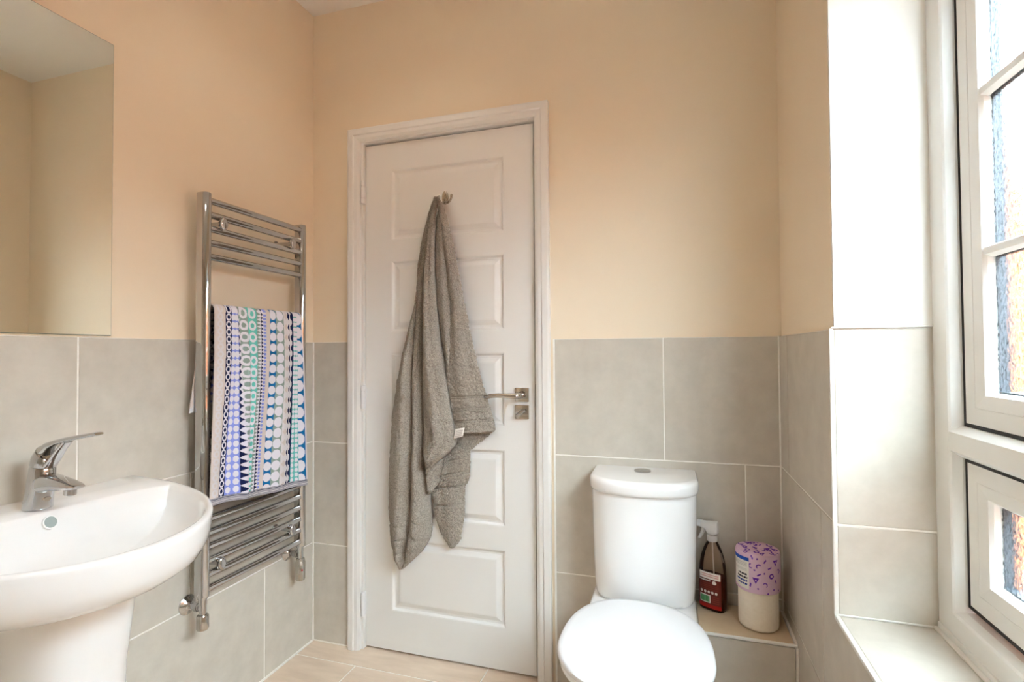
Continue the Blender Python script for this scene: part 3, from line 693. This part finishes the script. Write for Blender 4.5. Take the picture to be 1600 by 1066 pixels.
S0 = [(0.561, 1.741), (0.523, 1.684), (0.499, 1.608), (0.477, 1.49), (0.472, 1.398), (0.461, 1.335), (0.425, 1.195), (0.392, 1.053), (0.367, 0.924), (0.356, 0.781), (0.35, 0.649), (0.35, 0.552), (0.358, 0.448), (0.377, 0.385), (0.396, 0.337)]
CA = [(0.563, 1.741), (0.531, 1.674), (0.512, 1.597), (0.493, 1.489), (0.482, 1.356), (0.468, 1.211), (0.46, 1.066), (0.462, 0.856), (0.456, 0.647), (0.445, 0.488), (0.426, 0.378), (0.404, 0.338)]
C2 = [(0.565, 1.741), (0.536, 1.663), (0.523, 1.572), (0.515, 1.51), (0.509, 1.37), (0.505, 1.23), (0.501, 1.047), (0.502, 0.928), (0.504, 0.72), (0.517, 0.616), (0.524, 0.531), (0.519, 0.467), (0.48, 0.406), (0.437, 0.368), (0.41, 0.341)]
B_L = [(0.565, 1.741), (0.536, 1.663), (0.523, 1.572), (0.515, 1.51), (0.509, 1.37), (0.505, 1.23), (0.501, 1.047), (0.502, 0.928), (0.505, 0.803), (0.518, 0.711)]
B_R = [(0.567, 1.741), (0.558, 1.666), (0.555, 1.578), (0.557, 1.438), (0.567, 1.31), (0.584, 1.158), (0.602, 1.049), (0.62, 0.95), (0.64, 0.847), (0.642, 0.829), (0.606, 0.789), (0.57, 0.764), (0.523, 0.711)]
C3 = [(0.567, 1.741), (0.558, 1.666), (0.555, 1.578), (0.557, 1.438), (0.567, 1.31), (0.584, 1.158), (0.6, 1.068), (0.612, 1.03)]
C5 = [(0.57, 1.741), (0.592, 1.641), (0.599, 1.544), (0.612, 1.436), (0.622, 1.338), (0.623, 1.228), (0.619, 1.115), (0.617, 1.03)]
CL = [(0.57, 1.741), (0.585, 1.642), (0.592, 1.545), (0.603, 1.437), (0.612, 1.338), (0.605, 1.229), (0.594, 1.062), (0.600, 0.963), (0.615, 0.867)]
CR = [(0.572, 1.741), (0.603, 1.653), (0.628, 1.553), (0.658, 1.406), (0.68, 1.296), (0.706, 1.178), (0.737, 1.056), (0.758, 0.994), (0.776, 0.934), (0.79, 0.88)]
DL = [(0.611, 0.947), (0.598, 0.828), (0.566, 0.755), (0.558, 0.678), (0.531, 0.633), (0.542, 0.55), (0.568, 0.477), (0.604, 0.438)]
DR = [(0.763, 0.952), (0.782, 0.878), (0.682, 0.801), (0.679, 0.698), (0.661, 0.664), (0.658, 0.553), (0.642, 0.47), (0.614, 0.436)]
E_L = [(0.523, 0.716), (0.524, 0.690), (0.528, 0.655), (0.534, 0.632)]
E_R = [(0.582, 0.768), (0.572, 0.735), (0.566, 0.705), (0.561, 0.676)]
nprng = np.random.default_rng(3)
def smooth_noise(shape, k):
    a = nprng.standard_normal(shape)
    for _ in range(k):
        a = (np.roll(a, 1, 0) + np.roll(a, -1, 0) + 2 * a) / 4; a = (np.roll(a, 1, 1) + np.roll(a, -1, 1) + 2 * a) / 4
    return a / (a.std() + 1e-9)
tv, tf, HEMS = [], [], []
def strip(lp, rp, yedge, amp, nu=40, nv=330, ripples=(), bands=(), power=0.75, skew=0.0, base=None):
    """cloth between two border lines: bulges towards the room between its creases"""
    Lp, Rp = interp(lp, nv), interp(rp, nv)
    t = np.linspace(0, 1, nv)[:, None]; s = np.linspace(0, 1, nu)[None, :]
    X = Lp[:, :1] * (1 - s) + Rp[:, :1] * s; Z = Lp[:, 1:] * (1 - s) + Rp[:, 1:] * s
    wid = np.linalg.norm(Rp - Lp, axis=1)[:, None]
    sk = s ** (1.0 + skew)
    ye = yedge[0] * (1 - s) + yedge[1] * s
    ramp = np.clip(t / 0.06, 0, 1)
    Y = ye * ramp + (-0.022) * (1 - ramp)
    A = np.minimum(amp, 0.85 * wid + 0.003)
    Y = Y - A * np.sin(math.pi * sk) ** power
    for n_, a_, ph, dr in ripples:
        Y = Y - a_ * np.sin(2 * math.pi * (n_ * s + ph + dr * t)) * np.clip(t * 3, 0, 1) * np.sin(math.pi * s) ** 0.4
    nz_ = smooth_noise(Y.shape, 1) * 0.0009 + smooth_noise(Y.shape, 14) * 0.0008
    flat = np.zeros_like(Y)
    for t0, t1 in bands:
        flat = np.maximum(flat, ((t > t0) & (t < t1)) * 1.0 + 0 * s)
    Y = Y + nz_ * (1 - 0.8 * flat) + 0.0045 * flat
    X = X + smooth_noise(Y.shape, 1) * 0.0004 * (1 - flat); Z = Z + smooth_noise(Y.shape, 1) * 0.0006 * (1 - flat)
    P_ = np.stack([X, np.minimum(Y, 0.015), Z], -1); HEMS.append([tuple(P_[-1, j]) for j in range(0, nu, 3)])
    b0 = len(tv)
    tv.extend(np.stack([X, np.minimum(Y, 0.015), Z], -1).reshape(-1, 3).tolist())
    idx = np.arange(nv * nu).reshape(nv, nu) + b0
    tf.extend(np.stack([idx[:-1, :-1], idx[1:, :-1], idx[1:, 1:], idx[:-1, 1:]], -1).reshape(-1, 4).tolist())
strip(S0, CA, (0.012, 0.000), 0.046, ripples=((1.5, 0.004, 0.1, 0.3),), bands=((0.875, 0.882), (0.910, 0.917), (0.945, 0.952)), power=0.6)
strip(CA, C2, (0.000, 0.014), 0.052, ripples=((1.0, 0.003, 0.6, 0.2),), bands=((0.85, 0.857), (0.89, 0.897), (0.93, 0.937)), power=0.6)
strip(B_L, B_R, (0.014, -0.026), 0.060, nu=60, ripples=((2.2, 0.006, 0.2, -0.15),), power=0.55)
strip(C3, C5, (0.012, 0.010), 0.058, nu=36, nv=240, ripples=((1.6, 0.006, 0.0, 0.2),), power=0.6)
strip(CL, CR, (-0.012, -0.014), 0.018, nu=60, nv=300, ripples=((1.6, 0.004, 0.3, 0.2),), bands=((0.850, 0.868), (0.900, 0.918), (0.952, 0.968)))
strip(DL, DR, (0.010, 0.013), 0.012, nu=60, nv=260, ripples=((1.3, 0.003, 0.3, 0.2),), bands=((0.38, 0.41), (0.47, 0.50), (0.56, 0.59), (0.69, 0.71)))
strip(E_L, E_R, (-0.030, 0.000), 0.004, nu=24, nv=60)
bt_ = empty('bath_towel', (0.565, -0.02, 0.337)); tag(bt_, 'grey terry bath towel hanging from the hook on the door', 'towel')
cl = obj('cloth', tv, tf, M['terry'], None, True)
md = cl.modifiers.new('thickness', 'SOLIDIFY'); md.thickness = 0.005; md.offset = 1.0
adopt(cl, bt_)
for k_ in (4,):
    adopt(tube('hem', [(x, y - 0.003, z - 0.001) for x, y, z in HEMS[k_]], 0.0048, M['terry'], n=10), bt_)
tg = bmesh.new()
q0 = [Vector((0.650, -0.052, 0.884)), Vector((0.685, -0.050, 0.890)), Vector((0.681, -0.056, 0.859)), Vector((0.645, -0.058, 0.849))]
nn = 12; cs = []
Pt = np.zeros((nn, nn, 3)); Ct = np.zeros((nn, nn, 3)); Ct[:] = srgb(232, 226, 218)[:3]
for i in range(nn):
    for j in range(nn):
        s, t = j / (nn - 1), i / (nn - 1)
        Pt[i, j] = (q0[0] * (1 - s) + q0[1] * s) * (1 - t) + (q0[3] * (1 - s) + q0[2] * s) * t
        if 2 <= j <= 9 and 3 <= i <= 9 and i % 2 == 1: Ct[i, j] = srgb(170, 158, 150)[:3]
tg.free()
lab = grid_obj('care_label', Pt, Ct, M['labelpaper'], None, 0.0006); lab['label'] = 'small white printed care label'; adopt(lab, bt_)

# ------------------------------------------------------------------ toilet
TC = 1.305
to = empty('toilet', (TC, -0.35, 0)); tag(to, 'white close coupled toilet with the lid closed', 'toilet')
def int_(o, p=None): return adopt(o, p or to)
def cist(hw, ystraight, ydepth, z, yb=-0.0015, n=40, rc=0.012):
    TC = 1.3085; hw = hw - 0.0035
    pts = [(TC - hw, yb, z), (TC - hw, (yb + ystraight) / 2, z)]
    for k in range(n + 1):
        t = math.pi * k / n
        pts.append((TC - hw * math.copysign(abs(math.cos(t)) ** 0.86, math.cos(t)), ystraight - (ydepth - abs(ystraight)) * math.sin(t) ** 0.9, z))
    pts += [(TC + hw, (yb + ystraight) / 2, z), (TC + hw, yb, z)]
    return pts
int_(loft('cistern', [cist(0.140, -0.10, 0.180, 0.400), cist(0.148, -0.108, 0.190, 0.404), cist(0.1515, -0.112, 0.1975, 0.416), cist(0.154, -0.113, 0.201, 0.45), cist(0.158, -0.114, 0.2075, 0.58), cist(0.1605, -0.115, 0.212, 0.734)], M['ceramic'], angle=40))
int_(loft('cistern_lid', [cist(0.162, -0.115, 0.216, 0.732), cist(0.1645, -0.116, 0.221, 0.734), cist(0.1665, -0.117, 0.226, 0.742), cist(0.167, -0.117, 0.227, 0.760), cist(0.1655, -0.116, 0.2245, 0.768), cist(0.161, -0.113, 0.217, 0.7735), cist(0.152, -0.108, 0.203, 0.775)], M['ceramic'], angle=40))
fb = int_(tube('flush_button', [(TC, -0.062, 0.7748), (TC, -0.062, 0.7785), (TC, -0.062, 0.7795)], [0.0265, 0.0265, 0.0235], M['chrome'], n=36))
adopt(box('button_split', (TC - 0.022, -0.0636, 0.7793), (TC + 0.022, -0.0624, 0.7798), M['dark']), fb)
def egg(hw, yb, yw, yf, z, n=72, pb=2.5, pf=2.1):
    r = []
    for k in range(n):
        t = 2 * math.pi * k / n; c, s = math.cos(t), math.sin(t)
        p = pb if s > 0 else pf; e = 2.0 / p
        x = hw * math.copysign(abs(c) ** e, c); y = yw + (yb - yw if s > 0 else yw - yf) * math.copysign(abs(s) ** e, s)
        r.append((TC - 0.002 + x * 1.01, y, z))
    return r
int_(loft('pan', [egg(0.112, -0.09, -0.30, -0.50, 0.0), egg(0.110, -0.09, -0.30, -0.50, 0.02), egg(0.104, -0.08, -0.30, -0.50, 0.10), egg(0.112, -0.06, -0.32, -0.53, 0.20), egg(0.138, -0.06, -0.36, -0.585, 0.29), egg(0.165, -0.08, -0.42, -0.625, 0.355), egg(0.173, -0.10, -0.44, -0.640, 0.392), egg(0.170, -0.10, -0.44, -0.636, 0.400)], M['ceramic'], angle=60))
bm = bmesh.new(); add_box(bm, (TC - 0.155, -0.27, 0.30), (TC + 0.155, -0.0015, 0.3995), 0.012, 3)
int_(bmobj('cistern_shelf', bm, M['ceramic'], autosmooth=40))
int_(loft('seat', [egg(0.172, -0.235, -0.47, -0.640, 0.4005), egg(0.179, -0.228, -0.47, -0.650, 0.404), egg(0.179, -0.228, -0.47, -0.650, 0.416), egg(0.174, -0.232, -0.47, -0.645, 0.419)], M['plastic'], angle=40))
int_(loft('seat_lid', [egg(0.176, -0.228, -0.475, -0.648, 0.4195), egg(0.183, -0.2215, -0.475, -0.656, 0.423), egg(0.1845, -0.220, -0.475, -0.658, 0.429), egg(0.1835, -0.221, -0.475, -0.657, 0.4345), egg(0.179, -0.225, -0.475, -0.652, 0.4385), egg(0.165, -0.238, -0.475, -0.636, 0.4405), egg(0.10, -0.32, -0.475, -0.575, 0.4425), egg(0.03, -0.43, -0.475, -0.50, 0.443)], M['plastic'], angle=40))
for s in (-1, 1):
    int_(tube('seat_hinge', [(TC + s * 0.075 - 0.018, -0.222, 0.412), (TC + s * 0.075 + 0.018, -0.222, 0.412)], 0.0095, M['chrome'], n=18))

# ------------------------------------------------------------------ spray bottle
SBX, SBY, SBZ, SBA = 1.5125, -0.046, LZ + 0.0005, math.radians(-28)
sb = empty('spray_bottle', (SBX, SBY, SBZ)); tag(sb, 'half empty trigger spray bottle of red brown cleaner on ledge', 'bottle')
RM = Matrix.Translation((SBX, SBY, SBZ)) @ Matrix.Rotation(SBA, 4, 'Z')
def wp(p): return tuple(RM @ Vector(p))
def sq(hw, hd, z, n=48, e=0.62, cx=0.0):
    r = []
    for k in range(n):
        t = 2 * math.pi * k / n; c, s = math.cos(t), math.sin(t)
        r.append((cx + hw * math.copysign(abs(c) ** e, c), hd * math.copysign(abs(s) ** e, s), z))
    return r
def wr_(r): return [wp(p) for p in r]
bpm = bpy.data.materials.new('clear_brown_plastic'); bpm.use_nodes = True; nt = bpm.node_tree; nt.nodes.clear()
o_ = nt.nodes.new('ShaderNodeOutputMaterial'); t_ = nt.nodes.new('ShaderNodeBsdfTransparent'); t_.inputs['Color'].default_value = (0.90, 0.80, 0.71, 1)
g_ = nt.nodes.new('ShaderNodeBsdfGlossy'); g_.inputs['Roughness'].default_value = 0.08
lw = nt.nodes.new('ShaderNodeFresnel'); lw.inputs['IOR'].default_value = 1.45; x_ = nt.nodes.new('ShaderNodeMixShader')
for a, b in ((lw.outputs[0], x_.inputs[0]), (t_.outputs[0], x_.inputs[1]), (g_.outputs[0], x_.inputs[2]), (x_.outputs[0], o_.inputs['Surface'])): nt.links.new(a, b)
body_prof = [(0.034, 0.020, 0.0), (0.0385, 0.0235, 0.003), (0.040, 0.0245, 0.012), (0.0405, 0.0245, 0.06), (0.0395, 0.024, 0.11), (0.037, 0.0232, 0.14), (0.0325, 0.0215, 0.165), (0.026, 0.019, 0.186), (0.019, 0.0165, 0.200), (0.0148, 0.0145, 0.208), (0.0135, 0.0135, 0.214)]
adopt(loft('bottle_body', [wr_(sq(a, b, z, e=0.62 if z < 0.15 else 0.62 + 0.38 * (z - 0.15) / 0.064)) for a, b, z in body_prof], bpm, angle=60), sb)
lq = mat('red_cleaner', srgb(122, 34, 16), 0.15, trans=0.55, ior=1.33)
adopt(loft('liquid', [wr_(sq(a - 0.0015, b - 0.0015, z)) for a, b, z in ((0.034, 0.020, 0.002), (0.0385, 0.0235, 0.004), (0.040, 0.0245, 0.012), (0.0405, 0.0245, 0.06), (0.0395, 0.024, 0.105))], lq, angle=60), sb)
# label on the broad face
n1, n2 = 110, 90
LC = np.zeros((n1, n2, 3)); LP = np.zeros((n1, n2, 3))
c_bg, c_red, c_w, c_g = [np.array(srgb(*c)[:3]) for c in ((96, 38, 28), (150, 22, 18), (232, 224, 216), (96, 160, 104))]
for i in range(n1):
    zz_ = 0.118 - 0.108 * i / (n1 - 1)
    for j in range(n2):
        s = j / (n2 - 1); x = -0.0345 + 0.069 * s; hw = 0.0407; hd = 0.0252
        y = -hd * (max(0.0, 1 - (abs(x) / hw) ** (2 / 0.62))) ** (0.62 / 2)
        LP[i, j] = wp((x, y, zz_ - 0.006 * 0)); v_ = i / (n1 - 1); c = c_bg
        if v_ < 0.19 and 0.03 < s < 0.97: c = c_w
        if (0.05 < v_ < 0.075 or 0.11 < v_ < 0.13) and 0.1 < s < 0.9 and (j * 7 + i) % 5 < 3: c = np.array(srgb(190, 70, 60)[:3])
        if 0.22 < v_ < 0.25 and s < 0.55: c = c_w * 0.75
        if math.hypot((s - 0.72) * 0.069, (v_ - 0.27) * 0.108) < 0.0062: c = c_w
        for k in range(4):
            if abs(v_ - (0.32 + 0.05 * k)) < 0.009 and 0.06 < s < 0.9 and (j * 3 + k) % 4: c = c_bg * 1.9
        for k in range(5):
            if math.hypot((s - 0.14 - 0.165 * k) * 0.069, (v_ - 0.555) * 0.108) < 0.0040: c = c_w * 0.9
        if 0.64 < v_ < 0.86 and 0.06 < s < 0.54:
            c = c_w if (v_ < 0.665 or v_ > 0.84 or s < 0.10 or s > 0.50) else (c_g if (j // 3) % 2 else c_g * 0.55)
        if 0.66 < v_ < 0.84 and 0.60 < s < 0.92 and i % 6 < 2: c = c_bg * 2.0
        if v_ > 0.89: c = c_red
        LC[i, j] = c
lb2 = grid_obj('printed_label', LP[:, ::-1] * 1.0, LC[:, ::-1], M['labelpaper']); lb2['label'] = 'dark red label with white lettering panel and green barcode'; adopt(lb2, sb)
adopt(loft('neck_collar', [wr_(sq(0.0155, 0.0155, z, e=1)) if k else wr_(sq(0.0145, 0.0145, z, e=1)) for z, k in ((0.2085, 0), (0.2105, 1), (0.225, 1), (0.227, 0))], mat('frosted_collar', srgb(196, 190, 184), 0.4), angle=40), sb)
head_m = mat('white_trigger_plastic', srgb(226, 222, 216), 0.35)
def hsec(x, zc, hy, hz):
    return [wp((x, hy * math.copysign(abs(math.cos(t)) ** 0.6, math.cos(t)), zc + hz * math.copysign(abs(math.sin(t)) ** 0.6, math.sin(t)))) for t in [2 * math.pi * k / 20 for k in range(20)]]
hd_ = adopt(loft('spray_head', [hsec(0.020, 0.254, 0.006, 0.012), hsec(0.018, 0.252, 0.0095, 0.018), hsec(0.006, 0.248, 0.0115, 0.0225), hsec(-0.010, 0.247, 0.0115, 0.021), hsec(-0.020, 0.253, 0.0105, 0.0125), hsec(-0.034, 0.255, 0.0095, 0.0095)], head_m, angle=45), sb)
adopt(loft('nozzle', [hsec(-0.0335, 0.255, 0.010, 0.0105), hsec(-0.045, 0.255, 0.010, 0.0105), hsec(-0.0455, 0.255, 0.008, 0.0085)], M['plastic'], angle=45), hd_)
adopt(loft('trigger', [[wp((x + dx, y, z)) for dx, y in ((-0.004, -0.006), (0.004, -0.006), (0.004, 0.006), (-0.004, 0.006))] for x, z in ((-0.026, 0.248), (-0.029, 0.235), (-0.034, 0.222), (-0.040, 0.211), (-0.041, 0.209))], head_m, angle=30), hd_)
adopt(tube('dip_tube', [wp((0.0, 0, 0.21)), wp((0.004, 0, 0.106))], 0.0022, head_m, n=8), sb)

# ------------------------------------------------------------------ two toilet rolls, one on the other
RX, RY = 1.632, -0.108
def disc_ring(r, z, n=64, wob=0.0): return [(RX + (r + wob * math.sin(7 * t)) * math.cos(t), RY + (r + wob * math.sin(7 * t)) * math.sin(t), z) for t in [2 * math.pi * k / n for k in range(n)]]
paper = noisy(mat('tissue_paper', rough=0.95, spec=0.1), srgb(236, 226, 208), srgb(242, 233, 216), 90, bump=0.3, bscale=180)
def roll(name, z, r, h, label, wrapped):
    e = empty(name, (RX, RY, z)); tag(e, label, 'toilet roll', None, 'toilet rolls stacked on the ledge')
    adopt(loft('paper_roll', [disc_ring(0.020, z + 0.004), disc_ring(r - 0.005, z + 0.0005), disc_ring(r - 0.001, z + 0.004), disc_ring(r, z + 0.010), disc_ring(r, z + h - 0.008), disc_ring(r - 0.0015, z + h - 0.003), disc_ring(r - 0.006, z + h - 0.0005), disc_ring(0.020, z + h - 0.0005)], paper, cap0=False, cap1=False, angle=70), e)
    adopt(loft('core_tube', [disc_ring(0.0205, z + 0.002), disc_ring(0.0205, z + h - 0.001), disc_ring(0.0190, z + h - 0.001), disc_ring(0.0190, z + 0.002)], M['card'], cap0=False, cap1=False, angle=40), e)
    return e
roll('toilet_roll', LZ + 0.0005, 0.0540, 0.112, 'bare cream toilet roll standing on the ledge under the wrapped one', False)
RZ2 = LZ + 0.113; RH = 0.109
rw = roll('wrapped_toilet_roll', RZ2, 0.0565, RH - 0.003, 'toilet roll in lilac paper with purple shapes on top of bare roll', True)
# wrapper grid: side then folded over the top
PHI0 = math.atan2(-1.67, -0.233)
LIL, PUR, LBL, LBLUE, INK = [np.array(srgb(*c)[:3]) for c in ((214, 182, 204), (92, 36, 158), (226, 222, 212), (30, 72, 166), (34, 34, 44))]
side_shapes = []
for kind, px, py in (('dash', 237, 278), ('dot', 291, 285), ('dash', 372, 305), ('tri', 480, 322), ('arc', 225, 362), ('arc', 307, 358), ('dash', 421, 370), ('dot', 262, 397), ('dot', 364, 418), ('ring', 438, 447), ('arc', 508, 415), ('dash', 309, 436), ('tri', 273, 495), ('dash', 481, 507), ('arc', 370, 533), ('dash', 219, 547), ('dot', 296, 572), ('dot', 457, 577), ('dot', 400, 612), ('dot', 508, 597)):
    ph = PHI0 + math.asin(max(-0.98, min(0.98, (px - 297) / 240))); side_shapes.append((kind, ph, RZ2 + RH - (py - 245) / 375 * RH, rng.uniform(0, 6.28)))
for k in range(34):
    side_shapes.append((rng.choice(['dash', 'dot', 'arc', 'ring', 'tri']), PHI0 + rng.uniform(1.55, 4.1), RZ2 + rng.uniform(0.01, RH - 0.01), rng.uniform(0, 6.28)))
top_shapes = [(rng.choice(['dash', 'dash', 'dot', 'arc', 'ring', 'tri']), rng.uniform(-0.05, 0.05), rng.uniform(-0.05, 0.05), rng.uniform(0, 6.28)) for _ in range(44)]
def in_shape(kind, dx, dz, rot):
    dx, dz = dx / 1.35, dz / 1.35; c, s = math.cos(rot), math.sin(rot); a, b = dx * c + dz * s, -dx * s + dz * c; r = math.hypot(dx, dz)
    if kind == 'dash': return abs(a) < 0.0042 and abs(b) < 0.0014
    if kind == 'dot': return r < 0.0018
    if kind == 'ring': return 0.0026 < r < 0.0056
    if kind == 'arc': return 0.0030 < r < 0.0052 and a > -0.001
    if kind == 'tri': return dz < 0.0055 and dz > -0.0075 + abs(dx) * 1.9 and not (r < 0.0016)
    return False
NP, NS, NT = 300, 84, 40
VP = np.zeros((NS + NT, NP, 3)); VC = np.zeros((NS + NT, NP, 3))
RW = 0.0595
for j in range(NP):
    ph = PHI0 + 2 * math.pi * j / (NP - 1) - math.pi
    near = [sh for sh in side_shapes if abs((sh[1] - ph + math.pi) % (2 * math.pi) - math.pi) < 0.2]
    da = (ph - PHI0 + math.pi) % (2 * math.pi) - math.pi
    for i in range(NS):
        zz_ = RZ2 - 0.001 + (RH + 0.001 - 0.003) * i / (NS - 1)
        r = RW + 0.0006 * math.sin(5 * ph + 40 * zz_) - (0.001 if i > NS - 3 else 0)
        VP[i, j] = (RX + r * math.cos(ph), RY + r * math.sin(ph), zz_); c = LIL
        for k_, p_, z_, ro in near:
            dx = ((ph - p_ + math.pi) % (2 * math.pi) - math.pi) * RW
            if in_shape(k_, dx, zz_ - z_, ro): c = PUR; break
        if -1.45 < da < -0.40:
            s = (da + 1.45) / 1.05; v_ = 1 - i / (NS - 1)
            if 0.10 < v_ < 0.93:
                c = LBL
                if v_ < 0.20: c = LBLUE
                elif 0.24 < v_ < 0.36 and 0.12 < s < 0.9: c = LBL * (0.72 if (j // 3 + i // 3) % 2 else 0.9)
                elif 0.40 < v_ < 0.47 and 0.15 < s < 0.9 and i % 3 == 0: c = LBL * 0.6
                for k in range(4):
                    if abs(v_ - (0.56 + 0.085 * k)) < 0.022 and (0.42, 0.36, 0.30, 0.36)[k] < s < 0.93 and (j * 5 + k * 3) % 7 not in (0,): c = INK if k < 2 else np.array(srgb(40, 60, 140)[:3])
        VC[i, j] = c
    for i in range(NT):
        f = i / (NT - 1); r = (RW - 0.002) * (1 - f) + 0.004 * f
        cr = 0.0016 * math.sin(11 * ph + 3 * math.sin(3 * ph)) * (f ** 1.2) * (1 - 0.3 * f)
        zz_ = RZ2 + RH - 0.0015 + 0.002 * math.sin(math.pi * min(1, f * 1.3)) + cr - (0.016 * max(0, (f - 0.72) / 0.28) ** 2)
        x, y = r * math.cos(ph), r * math.sin(ph); VP[NS + i, j] = (RX + x, RY + y, zz_); c = LIL
        for k_, x0, y0, ro in top_shapes:
            if abs(x - x0) < 0.012 and abs(y - y0) < 0.012 and in_shape(k_, x - x0, y - y0, ro): c = PUR; break
        VC[NS + i, j] = c
wro = grid_obj('paper_wrapper', VP, VC, M['wrapper']); wro['label'] = 'lilac wrapper with purple shapes and a pale printed label'; adopt(wro, rw)

# ------------------------------------------------------------------ ceiling downlights (above the frame); the second is added as indoor fill
for k, (x, y) in enumerate(((0.50, -0.50), (0.85, -1.75))):
    e = empty('ceiling_downlight', (x, y, H)); tag(e, ('recessed chrome downlight above the towel radiator', 'added downlight above the middle of the room, raised as indoor fill')[k], 'ceiling light', None, 'ceiling downlights')
    ring = [[(x + r * math.cos(t), y + r * math.sin(t), z) for t in [2 * math.pi * j / 32 for j in range(32)]] for r, z in ((0.030, H - 0.001), (0.030, H - 0.004), (0.040, H - 0.006), (0.043, H - 0.001))]
    adopt(loft('bezel', ring, M['chrome'], cap0=False, cap1=False, angle=40), e)
    em = bpy.data.materials.get('lamp_face') or mat('lamp_face', (1, 1, 1, 1))
    b = em.node_tree.nodes['Principled BSDF']; b.inputs['Emission Color'].default_value = (1.0, 0.80, 0.58, 1); b.inputs['Emission Strength'].default_value = 8.0
    adopt(tube('lamp_face', [(x, y, H - 0.0005), (x, y, H - 0.0025)], 0.0298, em, n=32), e)
    s_ = lamp('downlight_lamp', 'SPOT', (x, y, H - 0.012), (1.5, 9.0)[k], (1.0, 0.93, 0.84), spot_size=math.radians(125), spot_blend=0.6, shadow_soft_size=0.03)
